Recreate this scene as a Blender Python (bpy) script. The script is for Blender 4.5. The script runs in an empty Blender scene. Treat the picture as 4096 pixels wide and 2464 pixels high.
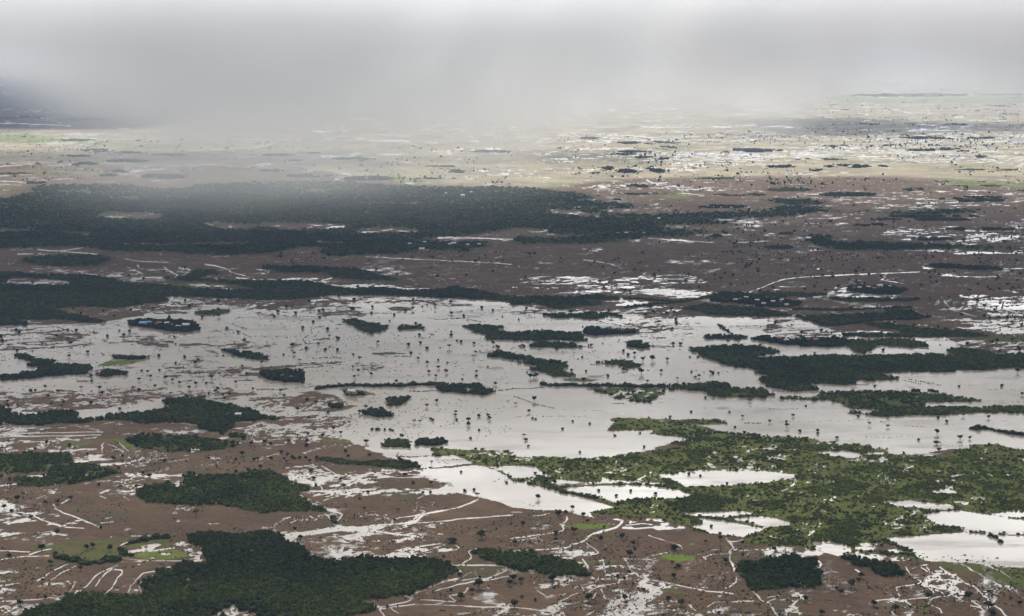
import bpy, math, random, os
import numpy as np
from mathutils import Vector

# ================================================================ camera
H = 540.0                       # flying height over the plain, metres
FPX = 6827.0                    # focal length in units of the 4096-wide frame
CX, CY, YH = 2048.0, 1232.0, 190.0
PITCH = math.atan((CY - YH) / FPX)
scene = bpy.context.scene
COL = scene.collection
cam_data = bpy.data.cameras.new("camera")
cam_data.sensor_width = 36.0
cam_data.lens = FPX * 36.0 / 4096.0
cam_data.clip_start = 1.0
cam_data.clip_end = 400000.0
cam = bpy.data.objects.new("camera", cam_data)
cam.location = (0, 0, H)
cam.rotation_euler = (math.pi / 2 - PITCH, 0, 0)
COL.objects.link(cam)
scene.camera = cam

# ================================================================ sky, sun, exposure
SUN_EL, SUN_AZ = math.radians(44), math.radians(-6)      # ahead of the camera, a little to the left
SUN_DIR = Vector((math.sin(SUN_AZ) * math.cos(SUN_EL), math.cos(SUN_AZ) * math.cos(SUN_EL), math.sin(SUN_EL)))
world = bpy.data.worlds.new("World")
scene.world = world
world.use_nodes = True


class NT:
    """small helper for node trees"""
    def __init__(s, nt):
        s.nt = nt
        nt.nodes.clear()

    def n(s, typ, ins=None, **props):
        nd = s.nt.nodes.new(typ)
        for k, v in props.items():
            setattr(nd, k, v)
        for k, v in (ins or {}).items():
            sock = nd.inputs[k]
            if isinstance(v, bpy.types.NodeSocket):
                s.nt.links.new(v, sock)
            elif isinstance(v, bpy.types.Node):
                s.nt.links.new(v.outputs[0], sock)
            else:
                sock.default_value = v
        return nd

    def math(s, op, a, b=None, c=None, clamp=False):
        ins = {0: a}
        if b is not None:
            ins[1] = b
        if c is not None:
            ins[2] = c
        return s.n('ShaderNodeMath', ins, operation=op, use_clamp=clamp).outputs[0]

    def maprange(s, v, a, b, c=0.0, d=1.0, smooth=True):
        return s.n('ShaderNodeMapRange', {'Value': v, 'From Min': a, 'From Max': b, 'To Min': c, 'To Max': d},
                   interpolation_type='SMOOTHSTEP' if smooth else 'LINEAR').outputs[0]

    def mix(s, f, a, b):
        nd = s.nt.nodes.new('ShaderNodeMix')
        nd.data_type = 'RGBA'
        for i, v in ((0, f), (6, a), (7, b)):
            if isinstance(v, bpy.types.NodeSocket):
                s.nt.links.new(v, nd.inputs[i])
            else:
                nd.inputs[i].default_value = v
        return nd.outputs[2]


def build_world():
    t = NT(world.node_tree)
    sky = t.n('ShaderNodeTexSky', sky_type='NISHITA', sun_disc=False, sun_elevation=SUN_EL, sun_rotation=SUN_AZ,
              air_density=1.0, dust_density=2.0, ozone_density=1.0)
    skyc = t.n('ShaderNodeVectorMath', {0: sky.outputs[0], 3: 0.10}, operation='SCALE').outputs[0]
    co = t.n('ShaderNodeTexCoord').outputs['Generated']
    sep = t.n('ShaderNodeSeparateXYZ', {0: co})
    z = t.math('MAXIMUM', sep.outputs[2], 0.0)
    # broken overcast laid out on a flat cloud layer
    den = t.math('ADD', z, 0.10)
    u = t.math('DIVIDE', sep.outputs[0], den)
    v = t.math('DIVIDE', sep.outputs[1], den)
    uv = t.n('ShaderNodeCombineXYZ', {0: u, 1: v, 2: 0.0})
    nz = t.n('ShaderNodeTexNoise', {'Vector': uv.outputs[0], 'Scale': 0.9, 'Detail': 5.0, 'Roughness': 0.55}).outputs[0]
    nz2 = t.n('ShaderNodeTexNoise', {'Vector': uv.outputs[0], 'Scale': 2.3, 'Detail': 4.0, 'Roughness': 0.5}).outputs[0]
    cover = t.maprange(nz, 0.34, 0.50)
    sd = t.n('ShaderNodeVectorMath', {0: co, 1: tuple(SUN_DIR)}, operation='DOT_PRODUCT').outputs['Value']
    glow = t.math('POWER', t.math('MAXIMUM', sd, 0.0), 6.0)
    # brighter, thinner cloud in a broad band ahead, below the sun
    band = t.math('MULTIPLY', t.maprange(z, 0.095, 0.165), t.maprange(z, 0.18, 0.48, 1.0, 0.0))
    band = t.math('MULTIPLY', band, t.maprange(sep.outputs[1], -0.2, 0.9))
    br = t.math('MULTIPLY_ADD', band, SKY_BAND, SKY_BASE)
    br = t.math('MULTIPLY_ADD', glow, SKY_GLOW, br)
    br = t.math('MULTIPLY', br, t.maprange(nz2, 0.28, 0.72, 0.86, 1.14))
    br = t.math('ADD', br, t.maprange(z, 0.0, 0.050, 0.80, 0.0))
    cl = t.n('ShaderNodeVectorMath', {0: (1.0, 0.99, 0.978), 3: br}, operation='SCALE').outputs[0]
    cov = t.math('MAXIMUM', cover, t.maprange(z, 0.25, 0.50, 0.88, 0.55))
    col = t.mix(cov, skyc, cl)
    bg = t.n('ShaderNodeBackground', {'Color': col, 'Strength': 1.0})
    t.n('ShaderNodeOutputWorld', {'Surface': bg})


SKY_BASE, SKY_BAND, SKY_GLOW = 0.48, 2.75, 0.5
build_world()
sun_data = bpy.data.lights.new("sun", 'SUN')
sun_data.energy = 4.8
sun_data.angle = math.radians(0.5)
sun_data.color = (1.0, 0.96, 0.88)
sun = bpy.data.objects.new("sun", sun_data)
sun.location = (0, 0, 9000)
sun.rotation_euler = SUN_DIR.to_track_quat('Z', 'Y').to_euler()
COL.objects.link(sun)
scene.view_settings.view_transform = 'Standard'
scene.view_settings.look = 'None'
scene.view_settings.gamma = 1.0
scene.view_settings.use_curve_mapping = False
scene.view_settings.exposure = 0.42
scene.cycles.volume_bounces = 16
scene.cycles.volume_max_steps = 96
scene.cycles.max_bounces = 18
scene.cycles.diffuse_bounces = 2
scene.cycles.glossy_bounces = 2
scene.cycles.transparent_max_bounces = 8
scene.cycles.use_denoising = True
# ---------------------------------------------------------------- survey data
# Positions were read off as sight lines and are laid on the ground plane.
CROPS = {'A1': (0, 1064, 2.12), 'A2': (1024, 1064, 2.12), 'A3': (2048, 1064, 2.12), 'A4': (3072, 1064, 2.12),
         'B1': (0, 1764, 2.12), 'B2': (1024, 1764, 2.12), 'B3': (2048, 1764, 2.12), 'B4': (3072, 1764, 2.12),
         'T1': (0, 300, 1.942), 'T2': (1024, 300, 1.942), 'T3': (2048, 300, 1.942), 'T4': (3072, 300, 1.942),
         'D': (0, 0, 0.6023)}

# wet ground: (level, blur px, outline)
WET = [
 (.92, 9, "D -300,790 60,786 260,780 330,762 390,738 400,712 620,708 830,708 1000,712 1230,728 1400,755 1500,765 1650,765 1740,762 1900,768 2000,800 2280,808 2310,832 2290,855 2467,862 3000,862 3000,1095 2467,1088 2330,1085 2150,1100 1900,1080 1650,1066 1500,1100 1300,1108 1200,1102 1020,1132 960,1104 900,1092 905,1078 870,1068 800,1058 640,1047 560,1042 300,1010 0,1010 -300,1010"),
 (.84, 14, "D -300,800 330,800 900,770 1000,860 850,1000 300,1000 -300,1000"),
 (.97, 4, "D 1000,940 1450,930 1480,1000 1640,1060 1500,1098 1300,1105 1200,1100 1010,1130 900,1092 850,1060 860,1010 960,960"),
 (.62, 10, "A1 -400,520 300,515 600,540 760,640 800,690 300,720 -400,700"),
 (.75, 8, "A1 800,560 1600,570 2171,640 2171,700 1500,690 900,660"),
 (.63, 8, "A1 1400,860 2171,850 |A2 300,800 800,790 900,830 300,870 |A1 2171,970 1700,1000 1400,960"),
 (.60, 9, "A1 -400,1060 500,1040 1300,1030 1900,1020 2171,1060 2171,1180 1500,1120 900,1210 300,1240 -400,1180"),
 (.80, 7, "A1 -400,980 600,950 1200,900 1400,960 900,1040 -400,1060"),
 (.52, 5, "A2 0,1090 300,1070 600,1075 860,1180 700,1240 300,1200 0,1230"),
 (.60, 6, "A2 0,1260 500,1250 900,1290 700,1440 500,1470 0,1400"),
 (.60, 6, "A2 500,240 1200,270 1900,320 1900,340 1200,330 300,300"),
 (.72, 8, "A2 0,300 700,300 1000,420 500,440 0,420"),
 (.60, 8, "A2 640,790 1100,830 1100,890 700,880 500,840"),
 (.48, 5, "A1 1450,250 2171,290 2100,340 1850,330 1600,370 1400,360 1250,390 1040,360 1250,320 1430,300"),
 (.55, 5, "A1 1040,345 1300,350 1650,400 1500,420 1100,390"),
 (.55, 6, "A3 200,330 700,370 1000,400 1350,470 1650,480 1500,560 1200,560 700,440 0,400"),
 (.62, 6, "A3 800,560 1300,550 1600,560 1580,620 1100,640 850,610"),
 (.45, 8, "A3 850,280 1300,300 1500,340 1400,420 900,400"),
 (.42, 9, "A3 100,90 600,80 1100,150 1100,230 400,240 50,190"),
 (.66, 5, "A3 1100,190 1500,195 1700,215 1830,255 1500,258 1150,240"),
 (.45, 5, "A3 560,280 860,285 930,300 700,300"),
 (.45, 6, "A3 1050,90 1600,100 1700,140 1300,160"),
 (.50, 6, "A4 500,245 1000,255 1300,290 1000,275 520,262"),
 (.56, 7, "A4 1580,245 2300,250 2300,410 1900,400 1650,370 1700,320"),
 (.55, 7, "A4 1600,450 2300,440 2300,590 2000,580 1600,520"),
 (.55, 5, "A4 870,465 1300,490 1500,540 1300,530 900,480"),
 (.60, 5, "A4 540,170 700,180 700,235 580,225"),
 (.50, 5, "A4 1400,60 1700,85 1900,95 1850,110 1500,85"),
 (.60, 5, "A4 1300,-5 1400,0 1390,25 1290,12"),
 (.55, 6, "A4 -20,420 200,425 450,510 650,600 -20,600"),
 (.50, 6, "A4 1560,600 2171,650 2300,760 1950,760 1850,720 1600,690"),
 (.36, 30, "T3 560,420 1989,400 |T4 0,400 500,450 2300,420 2300,700 1400,700 700,690 0,700 |T3 1989,880 1500,820 1100,760 560,700 400,650"),
 (.46, 30, "T3 1200,600 1989,600 |T4 900,500 2300,500 2300,720 700,690 0,640 |T3 1989,700 1300,690"),
 (.46, 30, "T3 800,760 1300,790 1900,800 |T4 0,830 300,860 0,900 |T3 1989,880 1600,860 850,830"),
 (.38, 20, "T4 0,700 1200,690 2300,760 2300,900 1400,880 800,860 0,830"),
 (.55, 5, "T4 380,930 1000,920 1300,950 2300,930 2300,1040 1700,1020 1100,1040 500,1000"),
 (.46, 5, "T4 600,1070 1300,1080 2300,1060 2300,1180 1500,1150 700,1110 600,1090"),
 (.52, 5, "T4 900,1200 1500,1170 2300,1180 2300,1330 1700,1310 1100,1290 850,1240"),
 (.55, 4, "T4 1380,1370 1700,1360 2300,1380 2300,1400 1500,1395"),
 (.42, 5, "T4 0,1080 600,1100 900,1180 600,1180 0,1140"),
 (.42, 5, "T4 250,1270 430,1345 520,1370 350,1350 230,1300"),
 (.55, 4, "T1 60,1200 440,1208 420,1218 100,1212"),
 (.58, 4, "T1 0,1285 180,1290 240,1268 430,1282 520,1268 700,1268 720,1285 420,1300 200,1312 0,1300"),
 (.55, 4, "T1 680,1232 900,1238 880,1250 700,1248"),
 (.50, 5, "A2 0,90 300,90 650,110 600,140 300,130 0,122"),
 (.55, 5, "A2 650,170 900,150 1250,175 1350,180 1680,205 1150,205 700,185"),
 (.55, 5, "A1 1480,140 1850,150 2060,185 1950,205 1600,170"),
 (.45, 5, "A1 130,65 400,70 390,82 150,78"),
 (.55, 5, "A1 150,460 400,460 380,490 250,500 160,480"),
 (.45, 8, "A1 -300,1350 900,1320 1350,1350 1900,1430 2171,1380 |A2 0,1400 600,1450 500,1500 |B1 1100,60 500,100 -300,120"),
 (.62, 6, "A1 1450,1385 2171,1320 |A2 0,1330 560,1450 0,1500 |A1 2171,1500 1500,1470"),
 (.62, 5, "B1 230,95 400,80 640,90 850,100 1100,190 1100,230 900,210 720,190 600,190 575,150 590,112 300,110"),
 (.62, 6, "B1 960,245 1100,235 1200,280 1600,300 1590,350 1380,375 1250,395 1130,410 1000,440 700,380 720,345 900,300"),
 (.48, 6, "B1 330,390 700,370 1150,400 1180,460 900,450 500,450"),
 (.60, 4, "B1 210,290 350,260 520,285 370,318 230,318"),
 (.78, 6, "B1 -200,505 120,500 140,560 200,590 0,600 -200,610"),
 (.50, 7, "B1 -200,615 300,600 560,600 700,680 500,720 -200,725"),
 (.46, 6, "B1 -200,760 250,770 650,790 660,810 200,830 -200,830"),
 (.66, 4, "B1 710,805 830,785 1000,790 1050,812 800,815"),
 (.45, 8, "B1 -200,1080 300,1080 500,1150 620,1300 590,1380 400,1500 -200,1520"),
 (.70, 5, "B1 1470,850 1620,845 1680,900 1740,970 1770,1040 1640,1030 1560,960 1500,900"),
 (.45, 5, "B1 950,1020 1550,1010 1640,1040 1560,1090 1310,1100 1060,1090"),
 (.18, 5, "B1 1060,1095 1310,1110 1300,1140 1190,1200 1180,1300 850,1300 900,1200"),
 (.50, 6, "B1 1350,680 1600,660 1960,720 1940,735 1700,725 1400,690"),
 (.57, 7, "B2 200,270 480,190 900,205 1300,230 1700,290 1500,320 1040,330 850,370 600,400 450,380 300,340"),
 (.72, 4, "B2 830,310 1000,300 1040,325 1000,355 820,360"),
 (.55, 6, "B2 370,430 700,420 1100,405 1700,400 1950,470 1800,490 1300,450 900,470 600,490 400,490"),
 (.80, 8, "B2 1450,330 1750,300 2171,560 1950,500 1700,440"),
 (.72, 4, "B2 225,780 500,745 780,715 1150,725 1000,770 700,765 400,810 300,830 240,828"),
 (.52, 5, "B2 680,800 950,770 1200,790 1450,820 1400,850 1200,880 800,870"),
 (.56, 5, "B2 1080,960 1150,920 1400,900 1750,900 1700,930 1450,980 1300,1000 1080,1000"),
 (.45, 5, "B2 750,900 1080,920 1050,1000 700,1000"),
 (.52, 4, "B2 300,850 400,860 440,1000 400,980 350,900"),
 (.57, 6, "B3 180,985 450,940 740,930 740,970 600,1000 660,1080 640,1130 500,1030 300,1010"),
 (.52, 8, "B3 600,1000 900,980 1060,1080 1150,1160 700,1150 640,1060"),
 (.60, 7, "B3 900,1130 1150,1160 1500,1200 1900,1290 1700,1380 1300,1280 1100,1220"),
 (.47, 7, "B3 1000,1180 1400,1230 2000,1290 2171,1330 2171,1400 1600,1400 1250,1320"),
 (.46, 8, "B3 150,1190 700,1170 900,1200 800,1330 600,1320 300,1280"),
 (.44, 8, "B3 -100,1400 500,1380 700,1440 500,1500 -100,1500"),
 (.40, 8, "B3 600,1300 1300,1300 2171,1400 2171,1500 900,1500"),
 (.60, 6, "B4 -40,890 200,895 420,930 640,965 300,980 0,1010"),
 (.50, 7, "B4 1130,1030 1400,1040 1700,1200 1720,1330 1500,1320 1300,1250 1170,1160"),
 (.60, 5, "B4 1580,1290 1700,1280 1730,1350 1650,1370"),
 (.52, 6, "B4 1340,1020 2300,1040 2300,1080 1700,1060 1400,1060"),
 (.48, 5, "B4 150,1390 700,1410 650,1450 200,1440"),
 (.40, 8, "B4 100,1290 800,1310 800,1330 100,1330"),
 (.62, 4, "B4 960,1330 1150,1330 1160,1350 980,1350"),
 (.62, 5, "B3 860,650 1260,670 1490,740 1480,775 1200,760 940,740 700,650 700,600"),
]
# open ponds cut into scrub: outlines
POND = [
 (.97, "B3 1240,290 1600,250 2171,260 |B4 0,262 250,285 170,330 0,350 |B3 2171,355 1700,385 1480,388 1330,330"),
 (.97, "B3 390,400 600,385 1000,375 1300,395 1470,430 1520,470 1400,490 1100,490 950,510 880,525 700,470 500,430"),
 (.85, "B3 310,350 400,325 600,345 760,345 760,312 850,335 1380,365 1300,375 900,362 700,368 400,385"),
 (.97, "B3 1430,615 1700,605 1970,598 2040,625 1750,655 1600,640 1500,635"),
 (.97, "B3 1545,650 1700,668 1900,705 2120,740 2080,775 1960,820 1700,785 1550,745 1510,725 1620,700"),
 (.97, "B3 1810,668 1950,655 2080,640 2171,650 |B4 180,690 170,720 60,730 |B3 2150,730 2050,700"),
 (.97, "B4 930,515 1200,503 1500,530 1650,580 1400,580 1100,545"),
 (.97, "B4 1300,630 1480,592 1620,592 2171,680 2500,700 2500,800 2171,790 1850,780 1650,745 1450,700 1350,650"),
 (.97, "B4 1860,618 2171,603 2500,605 2500,690 2171,655 2000,650"),
 (.97, "B4 990,820 1300,800 1650,775 1870,785 1970,850 1930,800 2171,800 2500,810 2500,1090 2171,1080 1900,1050 1600,1035 1340,1020 1200,930 1080,870"),
 (.93, "B4 385,855 560,853 700,900 690,950 600,975 420,930"),
 (.93, "B4 745,860 960,865 965,888 780,888"),
 (.72, "B4 735,903 1060,885 1180,955 900,940 720,925"),
 (.66, "B4 690,955 900,955 1200,985 1220,1020 800,1000"),
 (.97, "B4 415,100 560,85 720,90 850,130 700,140 480,120"),
 (.97, "B2 1250,137 1400,142 1700,118 1860,195 1600,215 1410,235 1300,178"),
 (.93, "B2 1960,220 2171,210 |B3 0,207 200,212 235,250 340,302 150,305 20,315 |B2 2171,305 2080,260"),
 (.99, "B2 1400,245 1870,212 1950,222 2060,265 2171,325 |B3 0,335 280,390 500,455 700,510 880,562 670,598 680,610 700,650 500,600 0,560 |B2 2171,560 1950,490 1700,420 1650,340 1400,290"),
 (.97, "B4 2120,150 2171,145 2171,170"),
 (.70, "B2 2040,75 2171,90 |B3 0,90 240,75 180,68 0,68"),
 (.99, "A2 1690,1040 1790,1035 1855,1060 1820,1072"),
 (.90, "A4 1210,838 1280,848 1240,856"),
 (.97, "B1 1180,890 1250,872 1330,868 1370,885 1320,905 1290,918 1280,935 1060,950 1070,925 1200,912"),
 (.92, "B1 1340,955 1400,950 1455,957 1440,967 1380,965"),
 (.92, "B1 1240,992 1290,986 1338,992 1320,1002 1270,1000"),
 (.97, "A3 655,128 745,128 820,140 740,145"),
 (.97, "A3 0,175 60,178 40,187 0,185"),
 (.92, "B3 235,1010 290,1010 295,1026 250,1026"),
]
# (key, tone, density, height, outline)  tone 0 dark .. 1 bright olive
WOOD = [
 ('w01', .10, 1.0, 4.5, 'long dark woodland spreading over the left side above the flood', "A1 -500,55 0,55 120,60 340,75 700,80 960,115 1000,135 1330,160 1600,190 1850,205 2171,205 |A2 0,120 420,130 520,155 600,180 750,190 1000,190 1180,200 1500,212 1700,178 1850,205 2171,270 2171,300 1900,280 1600,270 1200,250 850,245 640,245 500,270 300,285 0,290 |A1 2171,285 1700,265 1400,250 1400,280 1430,300 1250,320 1040,350 960,355 600,345 430,385 560,400 700,430 900,475 860,490 700,480 560,455 300,455 150,460 240,490 230,503 0,505 -500,505"),
 ('w01b', .1, 1, 4.5, 'dark strip of wood with a spur around pale gullies, far left middle', "A1 1380,100 1530,95 1560,65 1700,30 1870,40 1860,85 1780,70 1700,110 2171,125 |A2 0,120 200,125 |A1 2171,190 1900,150 1700,130 1480,138"),
 ('w01c', .1, 1, 4.5, 'narrow wood tapering right beneath the upper brown fields', "A2 0,0 400,0 850,20 960,50 1000,60 1200,120 1400,170 1350,175 1150,125 850,120 640,100 600,60 200,60 0,20"),
 ('w02', 0, 1.5, 7, 'wooded island with blue and white roofs on the left of the flood', "A1 1085,480 1150,460 1400,465 1600,470 1720,540 1620,560 1500,555 1300,535 1100,505"),
 ('w03', .35, 1, 4, 'small thicket island with trees beside the blue-roofed island', "A1 1645,400 1830,380 1990,380 1850,410 1700,415"),
 ('w04', .15, 1.1, 5, 'forked thicket at the left edge of the flood', "A1 130,765 200,750 270,780 300,805 460,805 480,825 420,840 740,845 775,875 730,905 790,915 500,935 200,965 0,975 -400,990 -400,940 0,930 180,935 200,910 330,910 320,875 360,865 230,850 250,835 300,825 130,775"),
 ('w05', .15, 1.1, 5, 'small thicket just right of the forked thicket', "A1 840,930 900,895 960,890 1090,910 1060,925 900,940"),
 ('w06', .15, 1.1, 5, 'thicket along the top of a grassy islet on the left', "A1 950,770 1100,775 1200,770 1275,785 1230,795 1100,800 960,790"),
 ('w07', .15, 1.1, 5, 'pointed thicket in the flood left of the oval tree island', "A1 1880,715 2000,725 2171,735 |A2 80,755 60,762 |A1 2171,795 2100,785 1960,745"),
 ('w07b', .15, 1, 4.5, 'low thicket sliver above the oval tree island', "A2 -30,775 60,780 150,795 0,802"),
 ('w08', .22, 1.1, 5, 'jagged woodland along the lower left shore of the flood', "A1 -400,1180 0,1180 60,1200 120,1230 80,1250 200,1270 340,1245 560,1230 620,1250 680,1310 860,1290 940,1265 1200,1250 1380,1220 1480,1195 1400,1175 1410,1140 1500,1130 1700,1130 1720,1150 1900,1180 2171,1230 |A2 0,1240 80,1275 230,1285 200,1300 0,1305 |A1 2171,1310 2010,1330 2000,1380 1900,1430 1680,1390 1700,1370 1620,1350 1550,1335 1250,1340 1100,1310 860,1300 690,1330 300,1350 0,1350 -400,1350"),
 ('w09', .22, .95, 4.5, 'scrub patch with wet gaps below the lower left woodland', "D 300,1060 340,1048 420,1050 590,1068 540,1082 470,1092 400,1090 330,1078"),
 ('w09b', .2, 1, 4, 'tiny thicket at the right tip of the lower left woodland', "A1 1950,1435 2090,1440 2080,1455 1980,1450"),
 ('w10', .25, 1.1, 5, 'leaf-shaped thicket island in the upper middle of the flood', "A2 730,465 850,460 950,490 1060,500 1110,525 1060,560 980,575 850,530 780,490"),
 ('w11', .25, 1.1, 5, 'small thicket island right of the leaf-shaped one', "A2 1190,530 1250,505 1410,515 1400,530 1240,545"),
 ('w12', .25, 1.1, 5, 'long branching thicket island left of the dark hut row', "A2 1735,510 1850,505 2000,515 2150,525 2030,535 2040,560 2171,575 |A3 0,570 300,560 560,565 600,585 640,635 400,632 0,635 |A2 2171,625 1950,625 1930,605 1980,595 1840,560 1790,530"),
 ('w13', .3, 1.1, 5, 'hooked thicket island in the centre of the flood', "A2 1940,750 2050,730 2171,745 |A3 0,760 150,775 200,800 350,805 450,830 460,860 420,900 560,935 330,945 290,910 140,885 230,870 220,845 40,825 170,810 0,790 |A2 2171,795 2100,785 1960,770"),
 ('w14', 0, 1.5, 8, 'oval island packed with tall dark trees, left of centre', "A2 45,935 70,910 200,900 300,900 410,915 420,970 390,985 250,985 120,975"),
 ('w15', .3, 1.1, 5, 'thicket ring enclosing a small pond, below centre', "A2 1520,1000 1700,1010 1870,1015 2000,1060 2040,1075 1950,1095 1850,1095 1700,1080 1560,1060"),
 ('w16', 0, 1.4, 5, 'dark thicket around two white roofs on a grassy bank', "A2 740,1075 800,1060 880,1075 920,1090 760,1098"),
 ('w17', .3, 1, 4.5, 'triangular thicket below the long central hedge', "A2 1080,1135 1150,1120 1310,1110 1200,1175 1130,1180"),
 ('w18', .05, 1.3, 6, 'small round thicket islet on the mud flats below the oval island', "A2 620,1195 690,1175 725,1195 720,1210 640,1210"),
 ('w19', .05, 1.2, 6, 'spindle-shaped islet of dark trees below the triangular thicket', "A2 915,1245 1050,1225 1180,1270 1150,1280 1050,1288 940,1260"),
 ('w20', .35, 1, 4, 'green thicket left of the small ring of trees', "D 920,1062 990,1062 985,1078 930,1076"),
 ('w20b', .05, 1.3, 5, 'small ring of dark trees at the lower middle shore', "D 1000,1060 1060,1058 1082,1068 1040,1075 1000,1072"),
 ('w23', .15, 1.1, 5, 'wood spreading below the upper brown plain at the centre', "A3 0,265 250,270 500,262 700,255 900,270 930,285 760,290 560,285 600,300 780,320 780,335 560,345 420,370 300,355 200,315 0,335"),
 ('w25', .2, 1.1, 5, 'long thicket island under the centre wood', "A3 240,415 400,410 520,418 640,400 800,410 830,430 700,450 560,440 350,440"),
 ('w26', 0, 1.4, 6.5, 'row of dark trees and huts in the middle of the flood', "A3 600,540 640,520 720,530 900,540 1100,555 1000,575 830,580 700,590 600,570"),
 ('w27', .2, 1.1, 5, 'low thicket island below the dark hut row', "A3 0,690 190,680 210,655 350,650 500,665 560,685 690,680 560,695 400,690 150,690"),
 ('w28', .25, 1, 5, 'thicket island with a long left tail, right of centre', "A3 620,815 720,822 880,815 950,808 1080,840 1080,860 1000,868 900,850 740,828"),
 ('w30', .2, 1, 5, 'small thicket island right of the dark hut row', "A3 955,685 990,648 1150,652 1080,660 1190,700 1100,700 1000,695"),
 ('w31', .2, 1.1, 5, 'wood on the mud below the white-roofed village', "A3 1400,365 1550,345 1600,335 1840,345 2171,370 |A4 0,380 190,410 210,425 0,420 |A3 2171,425 1900,425 1640,410 1600,385 1480,375"),
 ('w32', 0, 1.4, 6.5, 'dark trees sheltering the white-roofed village at the road bend', "A3 1680,275 1760,225 2000,235 2171,280 |A4 0,270 150,290 295,315 285,335 140,350 0,350 |A3 2171,345 2080,350 2060,330 1750,310 1690,300"),
 ('w32b', .25, 1, 4.5, 'flat green wood strip above the white-roofed village', "A3 2040,240 2171,225 |A4 0,225 480,240 460,255 300,262 0,258 |A3 2060,262"),
 ('w34', .25, 1, 4.5, 'thin thicket island near the right of the flood', "A3 1590,600 1700,590 1900,590 1990,605 1900,625 1650,615"),
 ('w35', .25, 1.1, 5, 'broad woodland reaching in from the right edge of the photo', "A3 1475,710 1680,685 1900,674 2171,695 |A4 0,690 110,730 115,748 0,752 |A3 2171,760 2050,765 2030,772 2171,785 |A4 0,782 600,765 1200,752 1600,760 1500,708 1650,700 1880,740 1920,755 2171,750 2700,760 2700,870 2171,870 1900,876 1600,880 1590,895 1200,897 930,912 1120,965 930,970 710,975 800,1010 600,1003 340,1005 450,1050 200,1055 0,1020 |A3 2171,1000 2100,985 2060,965 2171,940 2171,925 2060,905 2150,890 1900,855 1800,830 1650,780 1560,730"),
 ('w36', .35, 1.1, 5, 'wood band running right from the centre hedge', "A3 1290,1030 1300,1018 1450,1005 1700,990 1850,995 1900,1040 2171,1045 |A4 0,1080 70,1095 0,1110 |A3 2171,1120 1800,1115 1650,1100 1620,1060 1400,1048 1310,1060"),
 ('w36b', .45, .6, 4, 'patchy flooded scrub under the right end of the central hedge', "A3 720,1060 650,1025 1290,1030 1300,1085 1180,1150 950,1140 830,1110"),
 ('w37', .4, 1, 4.5, 'long olive wood between two stretches of open water on the right', "A4 40,1125 380,1105 460,1070 800,1065 1270,1075 1470,1090 1780,1140 1700,1155 1290,1155 1340,1200 1700,1200 2171,1195 2700,1200 2700,1290 2171,1255 2000,1240 1500,1265 1000,1275 700,1255 640,1240 700,1235 890,1262 930,1225 700,1215 600,1170 500,1140 200,1130"),
 ('w38', 0, 1.4, 6.5, 'dark line of village trees above the lake on the right', "A3 2010,615 2171,605 |A4 0,615 150,625 560,620 660,640 650,685 300,685 150,665 0,655 |A3 2171,655"),
 ('w39', .3, 1.1, 5, 'hook of thicket right of the dark village line', "A4 660,640 1150,628 1280,650 1350,690 1200,690 950,670 910,680 900,710 820,735 720,715 670,680"),
 ('w40', .18, 1.1, 5, 'wood on the brown plain above the right flood', "A4 220,430 560,425 1000,400 980,375 1180,385 1300,425 1450,432 1200,460 900,465 780,490 600,510 460,510 400,480"),
 ('w40b', .25, 1, 4.5, 'straggling thicket with a long tail towards the right edge', "A4 800,490 1000,490 1250,530 1600,560 1900,600 1500,605 1200,610 1100,605 640,600 630,575 900,575 1130,580 1120,550 950,530"),
 ('w42', 0, 1.5, 7, 'oval grove with white roofs on the brown plain at right', "A4 665,210 700,175 850,180 1000,180 1190,205 1100,240 850,238"),
 ('w43', .2, 1, 4.5, 'low thicket just below the oval white-roofed grove', "A4 510,280 700,275 1000,280 1300,290 1150,305 700,305"),
 ('w44', .12, 1.1, 5, 'long boomerang-shaped wood on the plain at far right', "T4 265,1235 350,1230 550,1260 420,1275 600,1300 900,1300 1300,1315 1989,1345 2500,1350 2500,1365 1989,1362 1400,1350 1000,1365 550,1365 430,1340 290,1290 340,1265"),
 ('w45', 0, 1.3, 6, 'short dark grove below the boomerang-shaped wood', "A4 1385,-10 1500,-18 1760,5 1980,20 1990,38 1780,35 1400,12"),
 ('w50', .12, 1, 5, 'great dark forest belt crossing the far plain', "T1 -600,960 0,960 170,925 250,865 540,845 1000,855 1250,885 1430,875 1470,850 1989,830 |T2 430,822 1000,850 1400,868 1989,865 |T3 0,868 290,880 330,910 600,905 500,930 750,945 560,965 850,995 1150,1020 700,1050 760,1080 1300,1075 1989,1058 |T4 0,1030 230,1015 600,1050 1000,1060 1400,1040 1900,1050 1600,1065 1500,1085 950,1090 850,1070 500,1060 380,1070 150,1110 0,1110 |T3 1570,1120 1790,1165 1200,1170 1170,1185 1250,1200 1900,1225 1850,1235 1400,1235 1350,1250 1530,1265 1200,1255 1050,1255 1040,1275 700,1285 960,1300 700,1310 250,1315 0,1310 |T2 1989,1205 1690,1240 1400,1265 1200,1290 600,1230 250,1210 0,1215 |T1 1989,1220 1000,1225 700,1225 440,1215 0,1200 -600,1200"),
 ('w51', .1, 1, 5, 'dark woodland with a white-roofed village at its right end, left of centre', "T1 -600,1225 440,1218 700,1255 690,1232 1000,1228 1989,1222 |T2 0,1217 250,1212 600,1232 1200,1292 1860,1300 1780,1340 1500,1365 1250,1350 1150,1380 1000,1390 600,1410 450,1380 600,1350 480,1338 300,1345 100,1390 0,1395 |T1 1989,1395 1450,1395 1350,1375 800,1375 790,1350 500,1335 -600,1365"),
 ('w52', .1, 1, 5, 'small dark wood below the pale forked track, far left', "T1 150,1430 400,1400 850,1400 870,1440 750,1490 400,1490 150,1460"),
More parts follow.
